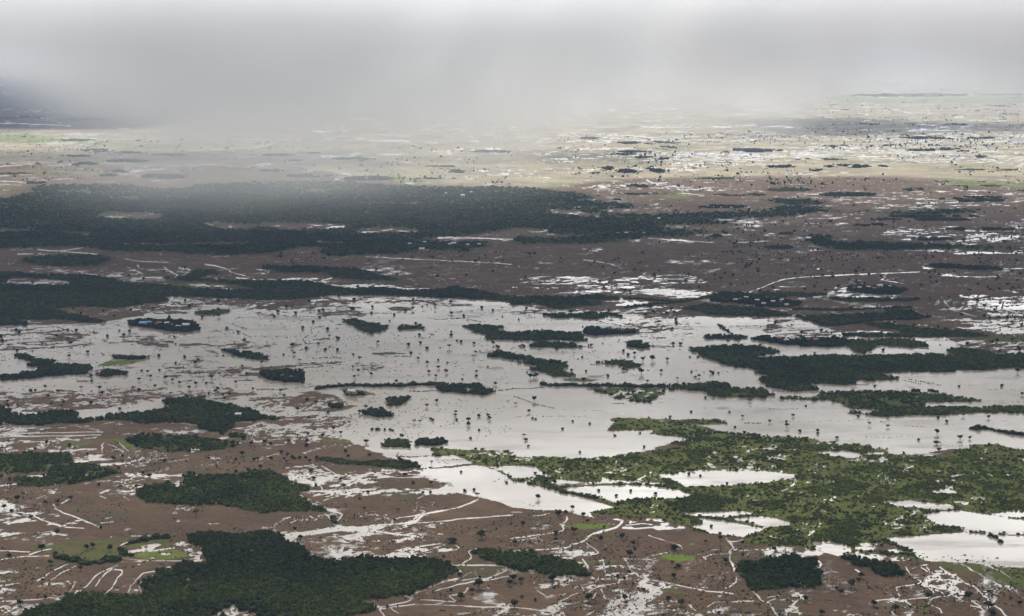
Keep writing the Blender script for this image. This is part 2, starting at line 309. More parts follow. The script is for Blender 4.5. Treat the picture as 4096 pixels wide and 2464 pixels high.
 ('w54', .15, 1, 5, 'wood strip at the right of the far forest belt', "T4 -60,955 250,960 550,1000 400,1010 230,1012 0,990"),
 ('b1', .3, 1.05, 4.6, 'ragged scrub with pale gaps on the left edge near the bottom', "B1 -300,130 0,130 100,115 300,120 430,112 590,115 575,160 600,190 720,190 850,205 900,220 1030,225 1020,240 960,250 1020,270 900,300 700,350 650,370 500,380 400,395 180,395 130,380 350,340 60,355 40,340 150,315 350,320 370,295 520,285 500,275 400,260 180,280 0,275 -300,275"),
 ('b2', .72, 1.15, 4.5, 'bright green thicket on brown mud, lower left', "B1 1130,415 1250,395 1380,375 1590,350 1600,295 1700,300 1900,290 2171,270 |B2 0,265 120,265 200,290 300,340 370,390 430,420 360,450 370,480 450,530 570,590 560,600 300,590 100,605 0,605 |B1 2171,600 2040,575 1850,550 1500,530 1240,530 1200,470"),
 ('b3', .32, 1.25, 5, 'large dark green wood at the bottom left corner', "B1 1590,825 1750,800 2000,800 2171,780 |B2 0,775 150,775 220,790 240,830 310,850 360,900 410,960 430,1000 600,1005 900,1000 1000,990 1300,995 1450,1015 1640,1040 1670,1080 1710,1110 1650,1140 1560,1190 1450,1230 1320,1300 1100,1335 870,1375 1000,1400 1040,1430 940,1465 800,1500 700,1640 100,1640 0,1470 |B1 2171,1460 1880,1455 1900,1640 430,1640 -300,1640 380,1410 520,1390 590,1320 1215,1325 1230,1300 1190,1220 1230,1160 1310,1145 1310,1105 1500,1100 1580,1040 1640,1035 1780,1060 1860,1085 1780,1030 1740,970 1680,900 1620,850"),
 ('b4', .4, 1, 4, 'thin scrub strip left of the rectangular pond', "B2 510,180 560,155 620,150 700,170 830,175 900,185 1050,170 1200,165 1400,235 1250,235 1000,215 700,200"),
 ('b5', .35, 1.2, 4.8, 'oblong thicket on the mud near the bottom middle', "B2 1840,950 2060,940 2090,960 2171,965 |B3 0,960 180,960 200,990 350,1000 560,1030 620,1080 635,1135 400,1125 0,1110 |B2 2171,1105 2130,1090 2110,1060 1990,1030 1900,1000"),
 ('b6', .22, 1.3, 5, 'squarish dark thicket on the mud at lower right', "B3 1895,1060 1950,1045 2100,1035 2171,1015 |B4 0,1015 150,965 240,980 250,1005 430,1020 440,1050 430,1100 500,1130 460,1160 470,1215 440,1240 0,1255 |B3 2171,1255 1990,1260 1970,1200 1900,1130"),
 ('b7', .3, 1.25, 4.6, 'pointed dark thicket right of the squarish one', "B4 660,980 800,990 950,1020 1110,1050 1130,1100 1180,1135 1050,1150 980,1165 890,1140 740,1050"),
 ('b8', .74, .92, 3.8, 'vast olive scrubland with ponds filling the lower right', "B2 1480,120 1500,65 2171,90 |B3 0,130 400,145 650,150 900,120 1100,98 1200,108 1200,72 1490,62 1365,25 1440,0 |A3 1520,1475 1170,1430 1220,1400 820,1388 870,1350 830,1288 1000,1290 1300,1300 1560,1305 1700,1310 1800,1325 1790,1345 1500,1350 1700,1375 1720,1410 2000,1425 2171,1440 |A4 0,1440 350,1460 480,1484 |B4 580,-5 620,25 900,40 1045,75 1030,102 1200,125 1450,135 1580,115 1670,80 1740,30 1900,35 2171,75 2700,80 2700,800 2171,800 1870,790 1650,770 1200,800 1000,820 1080,870 1200,930 1350,1040 1200,1010 1150,975 900,950 690,955 660,970 440,930 410,925 200,890 0,895 |B3 2171,885 2040,870 1960,830 1700,795 1550,760 1490,735 1430,715 1270,690 1300,650 1200,670 1000,665 850,640 860,620 690,600 750,580 940,565 500,455 280,388 0,328 |B2 2171,315 2060,255 1870,205"),
]
# brown clearings inside woods
CLEAR = [
 "A1 20,150 100,95 350,108 650,138 500,165 180,168",
 "T2 20,1150 400,1150 700,1165 700,1190 400,1200 220,1205 100,1180", "T1 1560,1145 1989,1160 1989,1200 1720,1195",
 "T2 770,1200 1000,1190 1320,1210 1250,1225 850,1225", "T1 760,1095 850,1065 1150,1070 1310,1110 1100,1120 850,1110",
 "T1 850,950 1000,945 1180,955 1000,965", "T3 0,1195 150,1193 290,1205 200,1225 550,1245 540,1262 250,1262 0,1245",
 "T3 250,1045 500,1050 740,1105 600,1108 350,1080", "T3 740,1218 1050,1222 900,1232",
 "T1 900,1307 1400,1310 1989,1297 1989,1318 1100,1325 900,1318", "T1 440,900 800,905 780,915 450,910",
 "T2 380,890 600,895 560,908 400,905", "T1 0,890 140,895 260,905 160,930 0,950",
 "T2 700,995 1300,990 1280,1000 720,1003", "T2 450,1292 700,1300 690,1312 480,1306", "T3 480,1018 900,1020 900,1024 480,1023",
]
# grass: (brightness 0..1, strength, outline)
GRASS = [
 (.9, 1, "B3 440,720 550,700 820,705 835,738 620,757 460,737"), (.95, 1, "B3 1260,975 1400,965 1560,985 1530,1015 1380,1028 1280,1000"),
 (1, 1, "B1 1110,965 1250,935 1480,925 1610,980 1400,1015 1150,1000"), (.45, .8, "B1 1060,900 1150,850 1430,850 1440,890 1380,910 1250,915"),
 (.45, .55, "B1 250,880 600,850 1000,835 1110,820 1100,850 1010,860 1010,930 1000,1020 700,1040 450,960 250,905"),
 (.55, .6, "B1 470,950 600,920 1000,920 1000,1020 760,1040 600,1000"),
 (.4, .75, "B4 1380,1040 1640,1045 2300,1090 2300,1290 1950,1200 1750,1120 1550,1110"),
 (.7, .9, "B2 540,-10 800,-5 830,15 700,22 560,5"), (.8, 1, "A1 820,845 900,815 1050,800 1200,805 1100,830 870,850"),
 (.6, .9, "A2 690,1050 800,1038 960,1070 1020,1098 900,1088 780,1060"), (.35, .8, "A2 950,740 1150,728 1290,745 1100,752 1010,752"),
 (.55, .8, "A2 1100,360 1200,345 1310,350 1300,375 1180,380"), (.5, .8, "A3 415,960 550,950 750,965 650,978 450,975"),
 (.75, .9, "A2 500,165 570,145 760,150 660,180"), (.6, .8, "A2 330,285 500,270 560,275 430,292"), (.6, .8, "A1 1500,165 1600,160 1830,185 1600,195"),
 (.7, .8, "B1 500,40 600,20 780,20 700,45"), (.7, .8, "B1 1040,-20 900,0 1000,30 1120,70 1160,60"), (.6, .7, "A1 870,1385 980,1390 900,1402"),
 (.6, .8, "A4 0,75 400,80 390,90 100,90"), (.55, .7, "A4 1500,600 2171,600 2300,640 1800,628"), (.6, .8, "B3 1260,1310 1370,1370 1300,1340"),
 (.6, .8, "B3 1140,1240 1300,1265 1500,1290 1400,1300"), (.6, .8, "B3 780,1000 880,1010 900,1035 780,1030"), (.65, .8, "B3 530,1010 720,1015 700,1030 560,1025"),
 (.7, .8, "B4 60,925 130,935 120,955 60,945"), (.7, .9, "B4 1290,1400 1400,1440 1390,1458 1300,1425"), (.7, .9, "B4 900,1380 1150,1395 1260,1415 1100,1412"),
 (.5, .7, "B3 1870,985 1910,985 1920,1020 1880,1015"), (.75, .8, "T2 40,1285 290,1275 280,1305 120,1310"), (.6, .5, "T2 700,1140 1300,1120 1340,1135 800,1150"),
 (.85, .7, "T1 -300,430 200,455 500,500 900,520 1500,560 1989,560 1989,575 1200,570 600,535 -300,520"), (.8, .6, "T1 1500,790 1989,800 1989,815 1550,815"),
 (.85, .7, "T2 1000,760 1250,800 1480,835 1100,835 1000,800"), (.8, .6, "T3 250,830 480,830 450,862 300,860"), (.8, .6, "T4 550,160 900,180 2200,165 2200,215 900,220 400,200"),
 (.8, .6, "T4 1350,800 1720,820 2200,870 2200,890 1500,870 1350,840"), (.7, .6, "T1 100,740 600,745 900,775 500,770 100,765"), (.75, .5, "T3 1380,790 1800,800 1780,810 1420,810"),
 (.85, .6, "T4 1400,690 1800,705 1750,720 1420,715"), (.8, .6, "T1 0,850 130,855 200,870 100,880 0,880"), (.8, .7, "T3 1130,935 1400,920 1350,960 1150,955"),
]
# narrow water: (width in reading units, line)
RILL = [
 "14 B2 370,460 410,500 480,530 560,560 590,590 700,605 725,630 690,670 690,700", "12 B2 570,620 610,635 640,680 680,720", "30 B2 230,800 500,770 760,740 900,730",
 "14 B2 900,725 1130,710 1300,695 1380,670 1400,630 1480,605 1650,580 1780,545 1890,495", "8 B2 1150,700 1160,665 1300,635 1400,625", "10 B2 1130,708 1350,695 1540,685 1800,655 2171,625",
 "7 B2 1450,310 1040,310", "20 B2 940,755 1100,775 1200,800 1400,820", "16 B2 870,1380 960,1390 1070,1405 1060,1440 1090,1490", "12 B2 1070,1405 1200,1380 1330,1340 1320,1300",
 "16 B2 1320,1300 1480,1240 1600,1190 1700,1170", "10 B2 1080,1420 1340,1380", "8 B2 1340,1380 2171,1415", "8 B2 1400,1340 1700,1360", "12 B2 1700,1220 1900,1180 2080,1120 2120,1080 2100,1055 1900,1050 1670,1055",
 "12 B2 1900,1190 2020,1165 2171,1145", "16 B2 1660,1040 1690,1080 1720,1110", "8 B2 1740,1040 1840,990 1800,940 1880,920", "8 B2 1350,900 1580,875", "8 B2 1690,880 1750,910 1650,930",
 "10 B2 1640,1310 1770,1290 1790,1250", "6 B2 1640,1320 1700,1355", "8 B2 480,200 500,240 560,255", "8 B2 560,215 650,260 690,290", "8 B2 150,275 600,305 800,350", "8 B2 1170,1420 1220,1460",
 "7 B2 530,430 900,440 1100,430", "9 B2 1540,1270 1700,1220", "7 B2 1740,1185 1900,1160", "7 B2 360,440 540,435 560,390",
 "22 B3 930,675 910,710 870,740 770,765 680,795 630,830", "13 B3 940,740 1050,745 1200,735 1290,730", "12 B3 630,835 560,870 500,880 490,910 350,920 0,940", "10 B3 630,860 740,940 720,960 500,970 200,985",
 "11 B3 455,635 460,665 405,710 450,740 360,785 0,830", "20 B3 400,705 430,712", "7 B3 0,855 250,820", "9 B3 1150,800 1300,845 1420,895 1430,920", "9 B3 1200,980 1240,960 1330,950",
 "26 B3 1830,850 1860,880 1870,920 1850,950", "15 B3 1900,920 1850,955 1840,1000 1870,1060 1885,1110", "8 B3 1930,930 2171,915", "7 B3 1615,985 1680,965 1840,960", "14 B3 1615,980 1640,1000",
 "12 B3 1890,1150 1900,1190 1850,1225 1810,1245", "9 B3 1820,825 1835,855 1890,855 1960,838", "10 B3 2030,1265 2080,1320 2160,1380", "12 B3 1500,1385 1560,1440", "8 B3 760,1260 790,1300 770,1335 850,1360 950,1385",
 "7 B3 740,1150 720,1190 560,1230 520,1250", "8 B3 860,1165 915,1190 900,1210 760,1225 640,1290", "10 B3 590,1235 620,1290", "8 B3 220,1215 480,1215", "7 B3 470,1150 500,1190 400,1215",
 "8 B3 240,1440 340,1400 480,1380 640,1360", "8 B3 240,1440 340,1450 350,1490", "7 B3 0,1415 240,1440", "11 B3 960,990 1000,1080 1030,1130 1150,1170 1400,1215 1650,1270 1880,1295", "8 B3 760,1000 780,1070 800,1140",
 "12 B3 600,1000 640,1060 640,1130", "7 B3 380,1360 460,1330 540,1290", "10 B3 1700,1370 2060,1360", "7 B3 940,990 1200,1010", "8 B3 950,1380 1100,1430", "7 B3 220,1265 290,1320", "8 B3 390,1310 440,1300", "7 B3 700,1445 640,1470",
 "7 B3 0,600 80,600", "6 B3 180,635 310,610", "10 B3 1020,1165 900,1180 860,1160", "8 B3 970,710 1100,700 1180,715", "9 B3 940,1380 1010,1360", "7 B3 690,1340 720,1290", "9 B3 1670,1405 1700,1380",
 "16 B4 0,1380 40,1420 90,1490", "13 B4 430,1020 470,1050 440,1090", "10 B4 860,1380 880,1350 1000,1335 1150,1345 1250,1410", "7 B4 1150,1345 1230,1335 1380,1330",
 "13 B4 1450,1070 1560,1150 1700,1215 1780,1260 1870,1350 1960,1430 2010,1490", "10 B4 1640,1050 1780,1120 1950,1215 2080,1245 2171,1350", "8 B4 1850,1050 2000,1110 2070,1165", "10 B4 1080,1240 1230,1225 1300,1195 1230,1160",
 "10 B4 1080,1245 1110,1310", "9 B4 1360,1200 1310,1225 1400,1290", "9 B4 1480,1220 1580,1290 1540,1315 1400,1330 1370,1380", "9 B4 1330,1060 1430,1150 1500,1200 1620,1290", "30 B4 1610,1320 1660,1360",
 "10 B4 1740,1360 1810,1400", "10 B4 1730,1395 1840,1420 1790,1490", "12 B4 1390,1390 1470,1420 1475,1455", "6 B4 0,1325 80,1315", "14 B4 735,1090 765,1115", "8 B4 1300,1070 1480,1190", "7 B4 1170,1060 1220,1140",
 "7 B4 1540,1260 1600,1330", "16 B4 70,1315 100,1320", "7 B4 0,1370 60,1340", "22 B4 1040,1450 1060,1484", "9 B4 1160,1410 1180,1400", "7 B4 930,1350 870,1385",
 "10 B1 650,1300 760,1190 830,1120 1000,1050", "10 B1 790,1230 870,1140 960,1080", "12 B1 890,1310 940,1230 1000,1160 1060,1095 980,1085", "10 B1 1060,1310 1110,1240 1160,1170 1200,1120 1310,1105",
 "10 B1 1195,1305 1180,1230 1220,1170 1290,1145", "8 B1 570,1300 640,1190", "8 B1 320,1180 440,1110 600,1035", "6 B1 430,1175 560,1110 650,1060", "10 B1 240,960 310,930 430,910", "8 B1 0,1010 90,990 290,970 420,975",
 "10 B1 550,1005 640,1025 760,1055", "14 B1 240,610 330,660 500,725", "12 B1 460,540 470,580 620,635 850,735", "10 B1 -50,388 180,365 350,345", "7 B1 530,530 600,490", "7 B1 590,1305 880,1315 1200,1318", "9 B1 -50,1360 300,1340 560,1315",
 "9 B1 1640,1235 1600,1290 1610,1350 1560,1400 1410,1450", "10 B1 1030,900 1040,870 1130,840 1300,820 1420,825", "8 B1 1010,960 1040,1010 1400,1020 1600,1010", "10 B1 1280,930 1480,905", "8 B1 960,205 1200,155",
 "8 B1 1420,175 1600,155", "9 B1 1250,300 1600,298 2000,290", "9 B1 1040,90 930,30", "9 B1 850,90 880,20", "8 B1 1080,85 1020,20", "8 B1 0,930 240,935", "8 B1 550,730 700,738", "8 B1 1060,470 1090,500", "8 B1 850,465 890,480", "7 B1 1130,808 1320,803",
 "7 B1 850,695 960,685", "6 B1 890,655 940,645", "22 B1 1380,955 1440,960", "8 B1 0,600 200,605", "9 B2 215,660 280,645", "8 B2 290,690 340,675", "9 B2 465,640 490,660", "8 B2 570,505 620,490", "9 B2 1560,790 1600,795",
 "8 A1 630,45 740,65 830,75", "10 A1 1130,20 1160,45 1210,65", "12 A1 1400,10 1450,50 1500,80 1540,95 1560,70 1640,40 1520,15", "14 A1 1165,-5 1180,15", "8 A1 1830,0 1940,30 1950,55 2090,85", "9 A1 0,160 90,125",
 "8 A1 500,165 600,140", "8 A1 0,515 300,505 800,490 1000,475", "10 A1 1420,255 1560,275 1700,300 1740,330", "7 A1 1400,265 1600,290", "10 A1 820,490 1000,460 1540,405", "8 A1 1330,155 1420,155", "8 A1 2000,100 2171,115",
 "7 A1 0,1420 860,1410", "7 A1 0,1450 850,1435", "6 A1 620,1350 840,1395", "12 A2 560,125 650,100", "10 A2 400,130 600,140", "10 A2 640,160 740,175", "7 A2 0,30 120,38",
 "9 T1 300,1355 460,1375 720,1325", "8 T1 420,1365 760,1392", "10 T1 140,1390 260,1390", "6 T1 310,1385 340,1400 440,1405", "6 T1 970,1425 1050,1445 1180,1450 1300,1455", "7 T1 0,375 250,380 550,395", "4 T1 380,705 470,705", "4 T1 0,710 170,700",
 "5 T1 920,415 1020,420", "8 T1 1230,1380 1245,1395", "9 T1 1590,1470 1700,1484", "4 T1 1290,712 1500,700 1690,692", "5 T1 1400,878 1440,870", "4 T1 1230,1380 1240,1395", "4 T2 860,1410 1200,1430 1600,1445 1989,1470", "6 T2 1450,1262 1989,1275", "4 T2 400,1222 510,1230",
 "4 T2 1340,1262 1470,1262", "4 T3 1050,1265 1300,1285 1560,1300", "4 T3 1750,1300 1989,1290", "4 T3 560,1435 700,1455 830,1484", "8 T3 1050,815 1100,845 1200,835", "5 T2 780,1215 860,1225", "5 T3 540,962 640,975", "5 T3 700,1055 730,1075",
 "7 A3 2000,230 2060,200 2171,165 |A4 0,158 60,135 150,108 460,82 900,65 1300,50", "9 A3 2000,235 2040,250 2040,265", "8 A4 960,115 1140,150", "8 A4 1490,290 1530,345", "6 A4 1560,370 1770,430", "5 A4 1040,540 1100,545", "7 A4 1990,25 2300,18",
 "8 A4 640,610 1250,605 1600,612", "6 A3 1100,100 1380,70 1560,95", "6 A4 1000,70 970,120",
]
HEDGE = [  # style, line  (d dotted, c continuous, t thick)
 "d A1 -50,580 600,570", "d A1 60,622 500,612 760,608", "d A1 120,690 440,690 1100,685", "d A1 400,725 740,725", "d A1 1070,728 1300,740 1290,710", "c A1 270,525 480,520 620,555", "d A1 840,605 1100,600", "c A1 1010,600 1095,640",
 "c A1 1920,480 2110,535 2020,560 2130,600", "d A1 1930,630 2100,620", "c A1 1500,835 1600,835", "d A1 1550,718 1900,715 2150,720", "d A1 1820,1000 2171,1005", "c A1 1710,1112 1820,1100 2020,1070", "d A1 480,1065 620,1070", "d A1 1100,1085 1290,1115",
 "d A2 -50,505 360,508 560,522", "c A2 510,515 460,540 480,575 400,620 430,660 530,658", "d A2 610,655 950,665 1030,688", "d A2 600,490 720,565", "d A2 760,600 820,660", "d A2 890,635 1020,660", "c A2 0,405 350,435 700,410 1210,395",
 "d A2 1070,375 1180,390 1570,388", "c A2 1460,440 1580,450 1950,435", "c A2 1790,455 2110,490", "c A2 1100,610 1160,625 1460,607", "d A2 1180,625 1390,660", "d A2 1530,688 1830,760", "d A2 1450,730 1660,745 1830,760", "c A2 470,785 720,775",
 "c A2 1020,752 1100,768 1440,765", "d A2 1560,820 1280,825 1220,870 1220,920 1300,950", "d A2 1480,820 1960,820", "t A2 535,1050 700,1022 900,1012 1200,1022 1530,1004", "c A2 1280,1065 1560,1055", "c A2 2020,1055 2171,1040 |A3 0,1037 240,1032",
 "c A2 0,1048 420,1050", "d A2 1080,1215 1310,1235", "c A2 1100,1215 1210,1175", "d A2 1900,1130 1915,1200 1940,1250", "d A2 1220,1320 1400,1370", "d A2 1590,1355 1700,1340 1880,1320", "d A2 1590,1355 1800,1420", "d A2 540,1260 740,1265", "d A2 0,330 130,305",
 "c A2 740,1265 870,1250", "c A2 140,840 150,870 175,890", "c A2 280,890 340,875 640,850",
 "c A3 5,1100 180,1165 370,1215", "d A3 370,1215 790,1225 810,1280", "d A3 0,1280 640,1270", "d A3 620,1035 720,1080 810,1140 860,1180", "c A3 860,1162 960,1162", "d A3 970,1160 1300,1160", "d A3 1300,1060 1350,1120 1420,1165 1530,1180 1620,1210",
 "d A3 1560,1175 1700,1180", "d A3 1960,1190 2171,1200 |A4 0,1205 400,1215", "t A3 245,1008 450,1012 660,1020 1000,1022 1300,1022", "d A3 170,955 560,940 780,940", "c A3 0,385 230,400 420,405", "c A3 690,450 800,490 1000,520 1150,525",
 "d A3 1230,865 1380,880", "d A3 980,710 1100,760", "t A3 950,275 1280,300 1450,305 1690,268", "t A3 950,360 1280,320 1450,305", "t A3 1750,500 1800,530 1880,580", "c A3 1890,505 2171,515", "d A3 1730,1365 1930,1368 2050,1360", "c A3 1980,1340 2171,1325",
 "c A3 640,940 790,940", "t A3 800,405 930,430", "d A3 1720,920 1900,950", "d A4 0,1320 650,1315 890,1308", "c A4 945,1318 990,1325", "d A4 1050,1350 1360,1370", "d A4 830,1450 1240,1445", "t A4 1720,1380 1850,1385 2000,1415 2300,1455", "d A4 1870,920 1930,990 2100,990",
 "d A4 1720,980 1780,1030 1830,1045 2300,1065", "c A4 0,520 200,525 320,550", "t A4 200,372 600,375 980,365 1200,350", "c A4 1370,345 1500,380", "d A4 1540,425 1700,440 2300,440", "c A4 640,525 790,520", "d A4 1900,670 2130,680",
 "c A4 1130,965 1300,1010", "c A4 1200,960 1400,990", "c A4 1340,995 1550,1018", "d A4 1850,1140 2171,1150", "c A4 1270,630 1550,628", "t A4 1220,1062 1290,1068", "t A4 1370,1068 1440,1070",
 "d B1 0,95 200,92", "c B1 960,212 1230,200 1400,170", "d B1 1420,170 1850,168 2171,165", "d B1 640,600 840,690", "d B1 1680,650 1720,700 1830,790", "d B1 700,555 1050,545", "d B1 700,740 1050,740", "t B1 440,975 550,1000 750,1045", "t B1 750,1042 1020,1020",
 "t B1 1040,950 1060,900 1110,870 1300,835 1420,832", "t B1 1020,965 1110,980", "c B2 1190,130 1260,60 1330,5", "c B2 1190,130 1480,125", "t B2 1225,140 1240,165 1330,195 1400,232", "c B2 1400,238 1600,222 1860,205", "c B2 90,45 160,80", "t B2 650,640 680,690",
 "d B2 1300,1300 1450,1240 1700,1190", "d B3 550,1330 680,1370 800,1400 960,1450", "d B3 220,1255 330,1280", "c B3 700,1445 800,1475", "d B3 0,820 250,815", "c B3 720,690 830,650", "d B3 300,635 620,610", "d B3 80,520 230,560", "d B3 160,640 300,660",
 "c B4 1150,1270 1230,1330", "c B4 1710,1285 1850,1370", "c B4 920,1388 1100,1400 1250,1418 1400,1450", "c B4 80,1325 370,1342 570,1358", "d B4 1480,25 1660,35", "c B4 1480,1130 1600,1230 1640,1250", "t B4 1870,785 1930,810 1970,855", "c B4 1340,1038 1700,1035",
 "c T1 0,770 260,765 560,770", "c T2 1090,690 1120,675",
]
# trees: x,y of the foot; letters: f flat-topped, b bush, p pale and thin, L large, X very large, s small, w wide
TREES = {
'B4': "52,935 790,1170 708,1250L 620,1300 585,1265s 318,1368 898,1408L 1080,1450L 1360,1330 1697,1350L 1868,1295s 1873,1420Lw 1905,1480Lb 2137,1400 457,1484 1688,1025s 1265,1445sp 770,1188sb 1152,108s 1450,95 1430,28w 18,985sb",
'B3': "220,495 512,578 395,650L 605,650 92,710b 373,800b 524,790L 370,855 643,700s 778,745s 752,855 932,840 975,835sp 1028,895 1045,930sb 790,935sb 997,990L 1378,925Lb 1357,1040sb 1412,1082Lb 1383,1098s 992,1135 1370,1170 1590,1175s 1795,1205s 1642,870s 1768,845 1812,1045 1957,870sb 1958,975sb 342,1205L 75,1200 12,1195L 650,1365L 958,1355 1435,1405L 1327,1350b 1115,1270sb 22,1415L 85,1335sb 198,1360sb 357,1258sb 25,885 455,615b 404,603sb 373,594sb 1218,455b 1006,430sb 885,470s 1687,730sb 1500,287sb 1597,300sb 1823,365sb 575,100sb 137,48sb 1120,55sb 198,278sb 268,277sb 290,355b 362,355b 735,425sp 1027,1220sb 895,1155sb 955,1170sb 665,1135sb 1757,1470s",
'B2': "1910,835X 1665,862Lwb 1890,1257X 1833,1295 1735,1350L 1732,1145b 1898,1160sb 1655,1278sb 378,840 918,590s 1203,605f 1483,378 1332,367s 1265,308 878,500sb 950,438sb 750,388s 510,383s 490,322s 467,258b 260,198f 37,228b 458,178b 515,155b 760,102b 782,140b 428,52b 75,32 128,32s 215,108b 267,125b 307,150b 12,158b 127,158b 240,157sb 327,157sb 370,153sb 424,152sb 110,255sb 75,268sb 277,22 433,18 935,18w 1490,198p 2125,358s 1738,266sb 1875,470f 1850,420sb 1770,427sb 1478,442sb 1415,442sb 1175,682sb 330,752sb 1113,1407sb 1590,990sb 2153,1230 960,132b 717,328sb",
'B1': "85,390f 197,475p 145,515L 37,578 100,618 265,665 387,545 490,540 600,512 300,78b 397,33 963,172 1040,138s 1397,177b 1770,150sb 2055,132L 1998,167b 20,80p 1210,277s 1270,303b 1552,300sb 1157,393b 1020,407f 838,382sb 1230,382sb 1665,645Lp 487,795 355,932L 80,988b 735,932 788,913 932,940 1240,915sf 430,1058 685,1103 665,1018b 170,1403 278,1205p 362,1198s 385,1328sb 12,322 2107,265 2000,272s 2155,162sb 1475,680sp 740,118sb 855,743sb 590,48b 2065,12 2130,42",
'A4': "213,1278 160,1372fL 270,1408b 420,1400b 422,1428b 857,1352p 1016,1370f 1433,1427L 1515,1326b 1870,1293 1656,1277f 1022,1290f 765,1282b 1442,1292b 1630,1472L 1711,1468 978,718f 397,742s 285,582L 2115,907L 1980,1022b 902,1024sb 15,1328 155,1325s 320,1192sf 2155,1097 1277,1478b 585,1465b 1622,1025sp 452,550 200,503s 538,572s 965,560s 497,557sb 1500,548 1238,518 1440,518s 1900,668L 1965,737 1940,638b 2068,632b 2120,692b 2135,712b 1690,668 1835,358L 1833,432 2030,443b 1955,443b 1880,447b 2095,442b 1638,422 1524,352s 1985,357s 1700,218L 1718,210s 1960,212L 2027,163 2113,127b 1300,170 1375,105wb 1367,62 763,153 820,158 415,147sb 463,87 545,70b 312,205b 392,182 43,188 488,215p 595,178b 293,38 452,38 850,78 808,42 770,22 1068,16b 1578,52 1455,77 2140,72 1945,87 1955,107 1855,87s 2070,48 155,73b 230,73 668,158sb 60,487b 1070,492",
'A3': "745,138L 1002,223b 112,102 775,192b 1205,77 1212,97 1245,47 1037,40 870,67 770,17 1475,132 1585,187 1497,77 1720,83 1803,70 1875,88 1770,113 1855,163 2087,55Lw 1980,18L 2103,218b 1172,353 1347,368 1378,397 1202,397 1312,408wb 1135,418b 922,432 820,385b 500,397 1390,462 1390,487wb 1357,538b 255,547sf 600,517s 378,707f 596,778sf 945,727 985,758b 1040,755 1110,807L 1190,803X 1317,803 1328,698f 1428,667f 1368,668f 1195,682s 1265,903 1095,918X 1148,987 946,887Lb 970,887s 815,938b 605,972b 158,953L 205,948L 185,948 130,907sf 628,897sf 503,887sf 1520,902sb 1685,912 1702,914 1750,912sb 1585,942 1555,947b 1402,970p 1640,1122s 2015,1150wf 1955,1288f 1517,1242sb 1843,1243s 188,1148L 30,1178f 143,1243 173,1297sb 200,1302s 103,1448f 872,1442sb 1340,1282s 1087,1422s 1892,1372sb 1970,1420b 1575,775s 1510,775s 57,457sf 118,362b 2105,672s 1830,638s 430,1387sb 660,1342s 515,1322sp 117,1480b",
'A2': "1657,408Xb 1520,340Lb 1640,695Lf 307,690L 370,810f 868,903 978,928 878,793 1190,990 1532,1158 1448,1198 1525,943 1613,908L 1467,907 1547,870 1870,908 1868,938b 1452,833 1312,743 1340,1328f 1390,1328f 1500,1312b 1480,1302b 1800,1318L 1693,1253f 1690,1278f 1702,1307s 1802,1355 1237,1460L 657,1392 440,1428b 567,1452 352,1452f 612,1247b 352,1228 448,1302 432,1147b 512,1173 237,1117 207,1068 395,1008 705,1005s 835,948 910,870p 825,857sb 690,718 588,715p 425,705p 325,750 235,757s 825,755sp 693,618 620,603f 608,540 392,530 485,478 1035,655 1295,673 1395,657b 1450,703 1385,588f 1656,593f 1657,562sf 1740,648b 1703,637s 1850,663b 2050,693 2015,668 1863,743 1842,773f 1357,493b 1133,468sf 1762,428 1792,463sb 2087,432sb 2012,382b 1915,358wb 1172,418 980,403b 1328,375L 1265,383 1450,333s 1333,290 1652,308 705,258 830,293 450,305 258,353 337,405 570,380 535,388 187,393 153,433 540,440 507,323s 828,368 810,368 988,353 1410,345sp 1965,862s 1545,803s 1620,822sb 1375,793 2030,1010 1748,965sp 932,1208 975,1208s 1058,1218 1890,1278b 1980,1303 1967,1278 1893,1397s 1820,1468sf 1090,1392sb 1140,1392sb 1030,1390wb 985,1392sb 1160,1400sb 720,1428 880,1252 50,828 530,662b 862,192L 1535,93 1015,38 1200,78 1485,23 2007,53 122,63s 1783,83",
'A1': "1850,303 1605,348f 1570,298 1850,368 1715,438 1855,433L 1430,453b 1437,438 1925,533 967,433b 878,388b 687,408b 623,368b 1303,368 1110,378wb 1200,333wb 1095,83 1390,53 1570,18 1215,113 277,143 200,168b 482,608 645,553 498,555s 573,548b 137,553 162,573 22,640 12,605 578,633 600,670L 742,738Lb 145,723 587,778 910,600 1050,603L 1100,558 795,565s 1012,553s 1290,638 1477,605s 1348,768f 1567,778 1655,825f 1685,803f 1893,765sf 1490,668sb 2075,633f 2020,563b 160,800f 1202,893s 1253,908 1277,948 1405,963L 1463,978 1797,963L 1693,923 2092,933 1353,887s 1488,827s 1523,1003 1660,1008 1750,998b 2000,998 1605,1043 1828,1078 1848,1058 1890,1103b 1945,1093b 1735,1118b 1587,1123 1315,1033 1128,1048 1180,1058b 845,1048L 687,1043f 383,1038 300,1063b 262,1063b 490,1068b 865,1088w 778,1078p 410,1118 435,1173s 540,1173 520,1203f 770,1178 1052,1158p 1448,1100p 1015,1218b 65,1163 70,1203 153,1183s 773,948 777,983s 1180,973 2145,1053 1770,1087s 2055,852s 1902,1133b",
}
